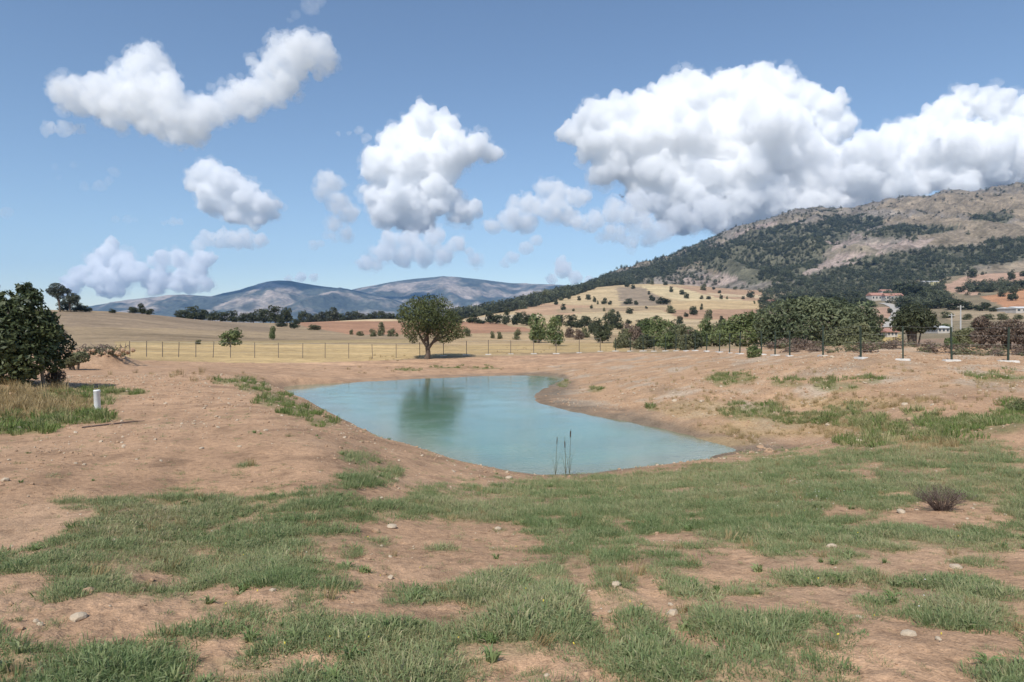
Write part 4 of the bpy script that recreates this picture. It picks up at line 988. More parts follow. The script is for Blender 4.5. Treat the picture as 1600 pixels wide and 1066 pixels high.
# heap of grubbed-out roots and brush at the left
x, Y, z = on_ground(160, Y=53); k = Y / F
t = thing('brush_heap', 'heap of dug-up soil, roots and brush on the dirt track at the left', 'heap', (x, Y, z))
mb = MB(); r_ = random.Random(650)
for i in range(70):
    a = (r_.uniform(-1.9, 1.7), r_.uniform(-1, 1), r_.uniform(0.0, 0.75)); an = r_.uniform(0, 3.14); l = r_.uniform(.3, .8)
    mb.tube([a, (a[0] + math.cos(an) * l * .5, a[1] + .2 * math.sin(an), a[2] + r_.uniform(-.05, .25)), (a[0] + math.cos(an) * l, a[1] + .3 * math.sin(an), a[2] + r_.uniform(-.2, .35))], [.035, .028, .01], 5)
mb.build('roots', M_TWIG, t)['kind'] = 'stuff'
link('dry_leaves', crown_mesh('dry_leaves', [(-1.0, 0, .3, .8, .7, .45), (0.2, 0, .35, .8, .7, .5), (1.2, 0, .3, .7, .6, .4)], 1500, 0.085, 652, M_OLIVE, tint=(0.05, 0.2)), None, t)
cl_ = []
mb = MB()
for i in range(60):
    v, f = ico(1); c = (r_.uniform(-2.2, 2.2), r_.uniform(-1.1, 0.6), r_.uniform(0, 0.5)); q = v * r_.uniform(.06, .2) * (1 + .3 * perlin(v * 1.4 + i)[:, None]) + c
    mb.add(q.tolist(), f.tolist())
o = mb.build('clods', M_CLOD, t); o['kind'] = 'stuff'

# reeds at the near shore
M_REED = plain('reed_stem', (0.10, 0.095, 0.05), 0.7, 0.2, 20); M_CAT = plain('cattail_head', (0.055, 0.035, 0.022), 0.9, 0.2, 30)
for i, (px, top, head, lab) in enumerate([(868, 683, 0.75, 'left one of three thin cattail reeds at the near edge of the pond'), (884, 682, 1.0, 'middle cattail reed with the darkest head at the near edge of the pond'), (890, 671, 1.2, 'tallest right one of three cattail reeds at the near edge of the pond')]):
    Y = 18.9; x, Y, z = on_ground(px, Y=Y); h = EZ + (YH - top) * Y / F - z
    t = thing('cattail_reed', lab, 'reed', (x, Y, z), 'cattail reeds at the pond edge'); dx = (0.05, -0.03, 0.03)[i]
    MB().tube([(0, 0, -.05), (dx * .4, 0, h * .5), (dx, 0, h)], [.008, .006, .004], 6).build('stem', M_REED, t)
    a = h * (0.70 if i == 1 else 0.82); MB().tube([(dx * .75, 0, a), (dx * .76, 0, a + .02), (dx * .9, 0, a + .17), (dx * .92, 0, a + .19)], [.006, .014 * head, .014 * head, .004], 8).build('seed_head', M_CAT, t)
    for s_ in (-1, 1):
        q = [(0, 0, 0), (s_ * .06, .03, h * .35), (s_ * .16, .05, h * .58)]
        MB().tube(q, [.005, .004, .001], 4).build('leaf', M_REED, t)

DP = [proto('brush_clump', crown_mesh('brush_clump', dome(6, 860 + i, 0.5, 1.0, 0.0, 0.3), 160, 0.10, 860 + i, M_DEAD if i < 2 else M_OLIVE)) for i in range(3)]
r = R(870); n = 420; Y = r.uniform(37, 66, n); px = r.uniform(1200, 1680, n); X = (px - 800) * Y / F
k = (X > 19.5) & (Y > np.interp(px, [1200, 1260, 1330, 1450, 1700], [56, 48, 40, 38, 37])) & (fbm(xy0(X, Y, 0.25), 3, seed=77) > -0.12)
X, Y = X[k], Y[k]; n = len(X); s = r.uniform(0.25, 0.95, n)
scatter('brush_debris', np.stack([X, Y, H(X, Y) - 0.05], 1), np.stack([s * 1.7, s * 1.4, s * .8], 1), np.stack([np.zeros(n), np.zeros(n), r.uniform(0, 6.28, n)], 1), r.choice(3, n, p=[.42, .3, .28]), r.uniform(size=n), DP, 'brown brush and dry weeds strewn over the earth heaps behind the right fence')

# ------------------------------------------------------------------ pipe, stones
x, Y, z = on_ground(152.5, 641); k = Y / F
M_PVC = plain('pvc', (0.74, 0.75, 0.74), 0.45, 0.06, 5, 0.4); M_IN = plain('pipe_inside', (0.35, 0.35, 0.34), 0.7, 0.1, 5)
t = thing('pipe', 'white plastic pipe standing upright in the dirt at the left', 'pipe', (x, Y, z), rz=0.1)
hp, rp = 32 * k, 4.6 * k; nn = 28; mb = MB(); q = []; fs = []
prof = [(rp, -0.25), (rp, hp * .93), (rp * 1.03, hp * .935), (rp * 1.03, hp), (rp * .9, hp), (rp * .9, -0.1)]
for rr, zz in prof:
    q += [(rr * math.cos(2 * math.pi * i / nn), rr * math.sin(2 * math.pi * i / nn), zz) for i in range(nn)]
for j in range(len(prof) - 1):
    fs += [(j * nn + i, j * nn + (i + 1) % nn, (j + 1) * nn + (i + 1) % nn, (j + 1) * nn + i) for i in range(nn)]
mb.add(q, fs); o = mb.build('tube', M_PVC, t, smooth=True); o.rotation_euler = (0.02, -0.03, 0)
MB().tube([(0, 0, hp * .9), (0, 0, hp * .96)], rp * 0.88, 20).build('cap', M_PVC, t)
STN = [(1300, 867, 9, 'pale yellow stone alone on the bare soil, brightest of the right foreground'), (1408, 806, 9, 'pale stone at the left end of the bare patch by the dry shrub'), (985, 1005, 8, 'white stone in the foreground grass near the wheel ruts'), (612, 827, 8, 'flat pale stone at the upper edge of the big bare patch'),
       (123, 971, 13, 'broad flat tan stone in the lower left soil'), (1420, 1008, 13, 'largest tan stone in the lower right soil'), (1466, 1012, 8, 'whitish stone right of the largest tan stone'), (1342, 690, 6, 'pale stone at the foot of the right bank'), (778, 830, 6, 'small pale stone at the upper right of the big bare patch'),
       (795, 750, 6, 'pale stone on the near shore left of the reeds'), (1494, 898, 9, 'flat greenish stone in the right foreground soil'), (1342, 975, 6, 'small white stone left of the lower right tufts'), (374, 700, 4, 'small white stone in the middle of the dirt track'), (315, 702, 5, 'white stone on the dirt left of the middle track stone'), (28, 672, 7, 'white stone at the edge of the left grass')]
for i, (px, py, rp_, lab) in enumerate(STN):
    x, Y, z = on_ground(px, py); k = Y / F
    o = link('stone', rock_mesh('stone', 30 + i, M_PALE, 2, 0.5, 0.3), None, None, (x, Y, z + rp_ * k * .2)); o.scale = (rp_ * k,) * 3; o.rotation_euler = (0, 0, i * 1.3)
    tag(o, lab, 'stone', 'pale stones on the ground')
# a thin dark line on the dirt at the left, built as a tapered tube
p0 = on_ground(128, 668); p1 = on_ground(200, 661); p2 = on_ground(226, 658)
MB2 = MB().tube([(0, 0, 0.0), (p1[0] - p0[0], p1[1] - p0[1], p1[2] - p0[2] + .01), (p2[0] - p0[0], p2[1] - p0[1], p2[2] - p0[2] + .02)], [.022, .018, .008], 6)
o = MB2.build('dark_line', M_TWIG, None, (p0[0], p0[1], p0[2] + 0.015)); tag(o, 'thin dark line running over the dirt near the white pipe', 'dark_line')

# ------------------------------------------------------------------ fences
M_POST = plain('green_post', (0.035, 0.05, 0.035), 0.6, 0.2, 10); M_RUST = plain('dark_post', (0.15, 0.125, 0.095), 0.8, 0.25, 10)
M_WIRE = plain('fence_wire', (0.30, 0.30, 0.28), 0.6, 0.1, 10); M_CONC = plain('white_concrete', (0.56, 0.53, 0.48), 0.9, 0.15, 6)
def fence(name, label, posts, hp, rp, matp, foot, wires, seed):
    """posts: [(px, Y)]; each post is a part, its concrete footing a sub-part."""
    P_ = [on_ground(px, Y=Y) for px, Y in posts]; o0 = Vector(P_[0])
    f = thing(name, label, 'fence', P_[0]); r_ = random.Random(seed); tops = []
    pm = MB().box((0, 0, hp / 2 - .05), (rp * 2, rp * 2, hp + .1)).box((0, 0, hp + .01), (rp * 2.3, rp * 2.3, .025)).mesh('post', matp)
    fm = MB().box((0, 0, 0.02), (0.78, 0.42, 0.12), 0, 0.9).mesh('footing', M_CONC)
    for i, p in enumerate(P_):
        a = P_[max(0, i - 1)]; b = P_[min(len(P_) - 1, i + 1)]; ang = math.atan2(b[1] - a[1], b[0] - a[0])
        po = link('post', pm, None, f, Vector(p) - o0); tilt = (r_.gauss(0, .015), r_.gauss(0, .02))
        po.rotation_euler = (tilt[0], tilt[1], ang); po.scale = (1, 1, r_.uniform(.96, 1.05))
        if foot(i):
            fo = link('footing', fm, None, po, (0, 0, 0)); fo.rotation_euler = (-tilt[0], -tilt[1], r_.uniform(-.2, .2)); fo.scale = (r_.uniform(.8, 1.2), 1, r_.uniform(.8, 1.1))
        tops.append(Vector(p) - o0)
    for hgt, rad in wires:
        pts = []
        for a, b in zip(tops[:-1], tops[1:]):
            for q in (0, .5):
                c = a.lerp(b, q); pts.append((c.x, c.y, c.z + hp * hgt - (0.02 if q else 0)))
        c = tops[-1]; pts.append((c.x, c.y, c.z + hp * hgt))
        MB().tube(pts, rad, 4, False).build('wire', M_WIRE, f)
    return f
left_posts = [(px, 77 + (px - 200) / 740 * 11) for px in (203, 229, 254, 279, 306, 333, 360, 398, 435, 473, 508, 545, 582, 619, 656, 693, 729, 763, 798, 834, 869, 905, 938)]
fence('field_fence', 'long low wire fence with thin dark posts behind the far side of the pond', left_posts, 1.75, 0.036, M_RUST, lambda i: i >= 15, [(0.97, .011), (0.66, .006), (0.35, .006)], 701)
right_posts = [(962, 86), (985, 83), (1005, 80.5), (1022, 78), (1040, 75.5), (1056, 73), (1072, 71), (1086, 69), (1104, 65.3), (1124, 61.5), (1140, 58.5), (1156, 55.8), (1190, 51.2), (1211, 48.6), (1234, 45.8), (1286, 40.5), (1345, 36.2), (1411, 34.6), (1487, 34.2), (1575, 33.8), (1668, 33.5), (1765, 33.2), (1865, 33.0)]
fence('boundary_fence', 'wire fence of dark green posts on white concrete footings along the right bank', right_posts, 1.72, 0.038, M_POST, lambda i: True, [(0.98, .0032), (0.75, .003), (0.5, .003), (0.25, .003)], 702)

# ------------------------------------------------------------------ village
M_WALL = plain('plaster', (0.47, 0.43, 0.38), 0.9, 0.1, 0.6); M_WALLY = plain('yellow_plaster', (0.62, 0.55, 0.30), 0.9, 0.1, 0.6)
M_ROOF = plain('roof_tile', (0.38, 0.20, 0.15), 0.9, 0.25, 0.8); M_ROOFW = plain('sheet_roof', (0.60, 0.60, 0.58), 0.6, 0.1, 0.8); M_GLASS = plain('window_glass', (0.05, 0.06, 0.07), 0.2, 0.1, 2, 0.5)
def house(px, base, w, h, depth, label, roof=M_ROOF, wall=M_WALL, Y=None, rz=0.0, nwin=3, rh=0.35):
    x, Y, z = on_ground(px, base, Y); k = Y / F; W, Hh = w * k, h * k * 0.82; D = depth
    t = thing('house', label, 'house', (x, Y, z), None, rz); hw = Hh * (1 - rh)
    MB().box((0, 0, hw / 2 - .5), (W, D, hw + 1)).build('wall', wall, t)
    e = 0.35; a, b = W / 2 + e, D / 2 + e; zt = hw + Hh * rh
    MB().add([(-a, -b, hw), (a, -b, hw), (a, b, hw), (-a, b, hw), (-a, 0, zt), (a, 0, zt), (-a, -b, hw - .25), (a, -b, hw - .25), (a, b, hw - .25), (-a, b, hw - .25)],
             [(0, 1, 5, 4), (2, 3, 4, 5), (0, 4, 3), (1, 2, 5), (6, 9, 8, 7), (0, 6, 7, 1), (1, 7, 8, 2), (2, 8, 9, 3), (3, 9, 6, 0)]).build('roof', roof, t)
    for i in range(nwin):
        wx = -W / 2 + W * (i + .5) / nwin
        MB().box((wx, -D / 2 - .02, hw * .55), (min(1.3, W / nwin * .45), .12, hw * .4)).build('window', M_GLASS, t)
    return t
house(1368, 470, 22, 15, 9, 'long village house with a red roof left of the paler one', rz=0.1, nwin=4)
house(1394, 470, 26, 14, 9, 'pale village house with a red roof above the road', rz=-0.1, nwin=4)
house(1383, 462, 16, 9, 8, 'small red roofed house behind the two village houses', Y=760)
house(1446, 446, 13, 8, 8, 'white flat building high on the slope beside a yellow one', M_ROOFW, rh=.15)
house(1460, 446, 9, 8, 7, 'small yellow building high on the slope', M_ROOFW, M_WALLY, rh=.15)
house(1464, 507, 18, 14, 6, 'small white house right of the round dark tree', M_ROOFW, Y=190, rh=.2)
house(1384, 526, 16, 16, 6, 'pinkish house half hidden between the willow clump and the round dark tree', M_ROOF, Y=170, rh=.3)
house(1592, 489, 26, 12, 8, 'white walled house with a sheet roof at the right edge', M_ROOFW, rh=.25)
house(1570, 487, 12, 8, 7, 'small grey house left of the white walled house at the right edge', M_ROOFW, rh=.25)
house(1207, 470, 16, 10, 8, 'red roofed house peeping out above the left end of the willow clump', M_ROOF, Y=640)
# winding road
M_ROAD = plain('pale_road', (0.42, 0.38, 0.33), 0.9, 0.1, 0.3)
rp_ = [on_ground(px, py) for px, py in [(1378, 474), (1388, 476), (1397, 480), (1402, 486), (1401, 494), (1396, 502), (1392, 512)]]
q = []
for i, p in enumerate(rp_):
    a, b = rp_[max(0, i - 1)], rp_[min(len(rp_) - 1, i + 1)]; n_ = Vector((b[1] - a[1], a[0] - b[0], 0)).normalized() * 3.2
    for s_ in (-1, 1):
        xx, yy = p[0] + n_.x * s_, p[1] + n_.y * s_; q.append((xx, yy, max(hz(xx, yy), p[2]) + 0.25))
tag(link('road', mixed('road', q, [(2 * i, 2 * i + 1, 2 * i + 3, 2 * i + 2) for i in range(len(rp_) - 1)]), M_ROAD), kind='structure')
M_POLE = plain('concrete_pole', (0.45, 0.43, 0.40), 0.9, 0.1, 2)
for px, top, base, Y, lab in [(1501, 477, 514, 190, 'tall grey concrete utility pole above the dead brush at the right'), (1487, 490, 514, 180, 'shorter pale utility pole left of the tall one')]:
    x, Y, z = on_ground(px, Y=Y); h = EZ + (YH - top) * Y / F - z
    t = thing('utility_pole', lab, 'pole', (x, Y, z))
    MB().tube([(0, 0, -.5), (0, 0, h)], [.24, .15], 8).build('pole', M_POLE, t)
    MB().box((0, 0, h - .5), (1.8, .12, .14)).build('crossarm', M_POLE, t)
    for s_ in (-.75, 0, .75): MB().tube([(s_, 0, h - .43), (s_, 0, h - .15)], [.06, .04], 6).build('insulator', M_WALL, t)
G7 = 'trees between the village houses'
VT = [(1345, 478, 30, 12, 'oak'), (1360, 480, 24, 10, 'green'), (1412, 462, 36, 24, 'oak'), (1430, 466, 40, 24, 'oak'), (1448, 470, 30, 18, 'oak'), (1412, 482, 28, 16, 'oak'), (1440, 482, 30, 14, 'oak'), (1470, 482, 30, 16, 'oak'), (1492, 484, 34, 16, 'oak'), (1512, 484, 22, 12, 'oak'), (1535, 486, 24, 15, 'oak'), (1552, 487, 14, 8, 'oak'),
      (1500, 457, 14, 9, 'oak'), (1515, 456, 6, 6, 'oak'), (1530, 456, 22, 10, 'oak'), (1545, 457, 18, 8, 'oak'), (1566, 464, 12, 9, 'oak'), (1582, 470, 16, 20, 'oak'), (1575, 452, 20, 10, 'oak'), (1592, 450, 24, 12, 'oak'), (1520, 434, 16, 14, 'oak'), (1535, 430, 6, 5, 'oak'), (1574, 426, 8, 6, 'oak'), (1580, 438, 12, 16, 'oak'), (1600, 432, 14, 8, 'oak'),
      (1480, 497, 20, 10, 'olive'), (1510, 500, 16, 9, 'olive'), (1545, 500, 22, 9, 'olive'), (1568, 500, 18, 10, 'olive'), (1590, 500, 16, 8, 'olive'), (1525, 512, 20, 12, 'olive'), (1480, 516, 18, 10, 'green'), (1390, 490, 9, 8, 'oak'), (1386, 504, 10, 7, 'olive'), (1400, 512, 12, 9, 'green'), (1376, 500, 10, 8, 'olive'), (1320, 478, 40, 12, 'oak'), (1300, 472, 34, 12, 'oak'), (1335, 468, 40, 12, 'oak'), (1265, 472, 36, 14, 'oak'), (1235, 476, 30, 16, 'oak'), (1212, 482, 26, 14, 'oak'), (1195, 476, 22, 14, 'oak'), (1192, 492, 20, 14, 'oak')]
for i, (px, base, w, h, k) in enumerate(VT):
    plant(k, px, base - h, base, w, {'oak': 'dark tree on the village slope', 'olive': 'low olive bush below the village', 'green': 'green bush near the village road'}[k], 'tree' if k == 'oak' else 'bush', G7, var=i)

# ------------------------------------------------------------------ far woods (read as one mass)
M_SCRUB = leafmat('scrub_leaf', (0.068, 0.08, 0.045), (0.155, 0.165, 0.095), 0.2)
def wood_proto(seed, mat, n=170, size=0.12):
    return proto('wood_tree', crown_mesh('wood_tree', dome(6, seed, 0.5, 1.0, 0.05, 0.3), n, size, seed, mat))
WP = [wood_proto(800 + i, (M_SCRUB, M_PINE, M_SCRUB)[i]) for i in range(3)]
r = R(810)
mx_ = MV.reshape(-1, 3); pick = r.randint(0, len(mx_) - 1, 320000); Q = mx_[pick] + r.uniform(-4, 4, (len(pick), 3)) * np.array([1, 1, 0])
px, py = proj(Q[:, 0], Q[:, 1], Q[:, 2]); P = xy0(Q[:, 0], Q[:, 1])
jx = fbm(P * 0.012, 4, 0.6, seed=101) * 26; jy = fbm(P * 0.012, 4, 0.6, seed=105) * 13
den = np.where(m_area(px + jx, py + jy, FOREST), 1.0, 0.06) * np.where(m_area(px + jx * .35, py + jy * .35, PINK) | m_area(px + jx, py + jy, MEADOW), 0.2, 1)
den = den * sstep(-0.45, 0.05, fbm(P * 0.012, 3, 0.6, seed=117) + 0.22)
den = np.where((px < 1130) & (py < 446), np.maximum(den, 0.2), den)
den = den * (0.35 + 0.65 * sstep(940, 1800, Q[:, 1]))
k = (r.uniform(size=len(Q)) < den * 0.8) & (px > 880) & (px < 1800) & (Q[:, 1] < 2480) & (Q[:, 1] > 975)
Q = Q[k]
BELT = [[(1185, 440), (1300, 430), (1480, 436), (1470, 452), (1490, 470), (1440, 486), (1360, 462), (1330, 482), (1200, 484)], [(1500, 446), (1620, 440), (1620, 452), (1520, 458)]]
bp_ = np.stack([r.uniform(1185, 1620, 3400), r.uniform(428, 488, 3400)], 1)
bp_ = bp_[m_area(bp_[:, 0] + 6 * r.normal(size=3400), bp_[:, 1] + 2 * r.normal(size=3400), BELT)]
cols_ = np.unique(np.round(bp_[:, 0] / 8) * 8); Yb = np.geomspace(300, 1150, 200)
QB = {c: YH + (EZ - H((c - 800) * Yb / F, Yb, False)) * F / Yb for c in cols_}
add = []
for a_, b_ in bp_:
    i_ = np.nonzero(QB[round(a_ / 8) * 8] <= b_)[0]
    if len(i_): yb = Yb[i_[0]]; add.append(((a_ - 800) * yb / F, yb))
add = np.array(add); add = np.stack([add[:, 0], add[:, 1], H(add[:, 0], add[:, 1], False)], 1)
Q = np.concatenate([Q, add]); n = len(Q); s = 3.6 + 5.2 * r.uniform(0, 1, n) ** 1.8
print('forest trees', n)
scatter('forest', Q - np.array([0, 0, 0.6]), np.stack([s * r.uniform(.8, 1.3, n), s * r.uniform(.8, 1.3, n), s], 1), np.stack([np.zeros(n), np.zeros(n), r.uniform(0, 6.28, n)], 1), r.randint(0, 3, n), r.uniform(size=n), WP, 'dark scrub forest covering the flanks of the rocky mountain')
# wood along the ridge left of the hill fields
pts_ = []
r = R(820)
for i in range(900):
    px = r.uniform(705, 975); f = r.uniform(0, 1)
    lo = np.interp(px, [705, 760, 800, 850, 900, 935, 975], [502, 492, 487, 476, 461, 449, 445]); hi = np.interp(px, [705, 740, 800, 850, 900, 935, 975], [498, 488, 472, 462, 452, 446, 443])
    pts_.append((px, lo + (hi - lo) * f))
W_ = []
for px, py in pts_:
    Y = ground_hit(px, py); Y = min(Y, 1000 if py > 0 else Y)
    W_.append(((px - 800) * Y / F, Y))
W_ = np.array(W_); Wz = H(W_[:, 0], W_[:, 1]); n = len(W_); s = r.uniform(6, 10.5, n)
scatter('wood', np.stack([W_[:, 0], W_[:, 1], Wz - 0.4], 1), np.stack([s * 1.15, s * 1.15, s], 1), np.stack([np.zeros(n), np.zeros(n), r.uniform(0, 6.28, n)], 1), r.randint(0, 3, n), r.uniform(size=n), WP, 'dark wood along the ridge left of the hill fields')

# ------------------------------------------------------------------ clouds: closed bodies of scattering droplets, high and far outside the haze
def cloud(Y, lobes, label, sig=0.07, rough=1.0, vox=2.0, squash=0.9, seed=0):
    k = Y / F; V = []; Fc = []; n = 0; r = R(seed + 900)
    balls = []
    for px, py, rr in lobes:
        dy = r.uniform(-.3, .3) * rr
        balls.append((px, py, dy, rr * 0.9, 3))
        m = int(9 + rr * 0.25)                    # each heap is crowned with smaller heaps, mostly on its upper half
        for _ in range(m):
            d = r.normal(size=3); d /= np.linalg.norm(d)
            if d[2] < -0.25 and r.uniform() < 0.6: d[2] *= -1
            r2 = rr * r.uniform(0.24, 0.46); q = rr * 0.9 - r2 * 0.35
            c = (px + d[0] * q, py - d[2] * q * squash, dy + d[1] * q)
            balls.append((*c, r2, 2))
            if r2 > 5:
                for _ in range(5):
                    e = r.normal(size=3) + d; e /= np.linalg.norm(e); r3 = r2 * r.uniform(0.25, 0.5)
                    balls.append((c[0] + e[0] * r2 * .9, c[1] - e[2] * r2 * .9, c[2] + e[1] * r2 * .9, r3, 2))
    for px, py, dy, rr, sub in balls:
        v, f = ico(sub)
        c = np.array([(px - 800) * k, Y + dy * k, EZ + (YH - py) * k])
        V.append(v * np.array([1, 0.5, squash]) * rr * k + c); Fc.append(f + n); n += len(v)
    me = mesh_np('cloud', np.concatenate(V), np.concatenate(Fc)); tmp = bpy.data.objects.new('cloud_tmp', me); sc.collection.objects.link(tmp)
    md = tmp.modifiers.new('union', 'REMESH'); md.mode = 'VOXEL'; md.voxel_size = vox * k
    sm = tmp.modifiers.new('soft', 'SMOOTH'); sm.factor = 0.5; sm.iterations = 3
    dg = bpy.context.evaluated_depsgraph_get(); ev = tmp.evaluated_get(dg); m2 = bpy.data.meshes.new_from_object(ev)
    bpy.data.objects.remove(tmp); bpy.data.meshes.remove(me)
    m2.name = 'cloud'; nv = len(m2.vertices); co = np.empty(nv * 3, np.float32); m2.vertices.foreach_get('co', co); co = co.reshape(-1, 3).astype(float)
    no = np.empty(nv * 3, np.float32); m2.vertices.foreach_get('normal', no); no = no.reshape(-1, 3)
    w = co / k + seed * 31.7
    w2 = w + 7 * np.stack([perlin(w / 26, q) for q in (3, 4, 5)], 1)
    d = 5.0 * (billow(w2 / 24, 2, .5, seed=1) - .9) + 2.8 * (billow(w2 / 8.0, 3, .6, seed=5) - .95)
    co = co + no * (d * rough * k)[:, None] + (k * 3.0 * rough) * np.stack([fbm(w / 11, 2, .5, q) for q in (23, 27, 31)], 1)
    m2.vertices.foreach_set('co', co.astype(np.float32).ravel()); m2.polygons.foreach_set('use_smooth', np.ones(len(m2.polygons), bool)); m2.update()
    if len(lobes) > 5:                            # one closed skin again after the lumps have been raised
        tmp = bpy.data.objects.new('cloud_tmp', m2); sc.collection.objects.link(tmp)
        md = tmp.modifiers.new('union', 'REMESH'); md.mode = 'VOXEL'; md.voxel_size = vox * 0.75 * k; md.use_smooth_shade = True
        m4 = bpy.data.meshes.new_from_object(tmp.evaluated_get(bpy.context.evaluated_depsgraph_get()))
        bpy.data.objects.remove(tmp); bpy.data.meshes.remove(m2); m2 = m4; m2.name = 'cloud'; nv = len(m2.vertices)
        co = np.empty(nv * 3, np.float32); m2.vertices.foreach_get('co', co); co = co.reshape(-1, 3).astype(float); w = co / k + seed * 31.7
        no = np.empty(nv * 3, np.float32); m2.vertices.foreach_get('normal', no); no = no.reshape(-1, 3)
    mat = bpy.data.materials.new('cloud_droplets'); mat.use_nodes = True; t = mat.node_tree; t.nodes.clear()
    o_ = t.nodes.new('ShaderNodeOutputMaterial'); pv = t.nodes.new('ShaderNodeVolumeScatter')
    pv.inputs['Density'].default_value = sig / k; pv.inputs['Anisotropy'].default_value = 0.0; pv.inputs['Color'].default_value = (1, 1, 1, 1)
    t.links.new(pv.outputs[0], o_.inputs['Volume']); m2.materials.clear(); m2.materials.append(mat)
    ob = tag(link('cloud', m2), label, 'cloud', 'fair weather clouds')
    if len(lobes) > 5:                            # thin ragged shreds round the dense body
        m3 = m2.copy(); m3.name = 'shreds'
        h = 15 * fbm(w / 30, 4, .62, seed=41) + 7 * fbm(w / 7, 2, .6, seed=47) + 1.0
        m3.vertices.foreach_set('co', (co + no * (h * k)[:, None]).astype(np.float32).ravel()); m3.update()
        mt = mat.copy(); mt.node_tree.nodes['Volume Scatter'].inputs['Density'].default_value = 0.016 / k
        m3.materials.clear(); m3.materials.append(mt)
        link('shreds', m3, None, ob)
    return ob
CLOUD_SIG = 0.7
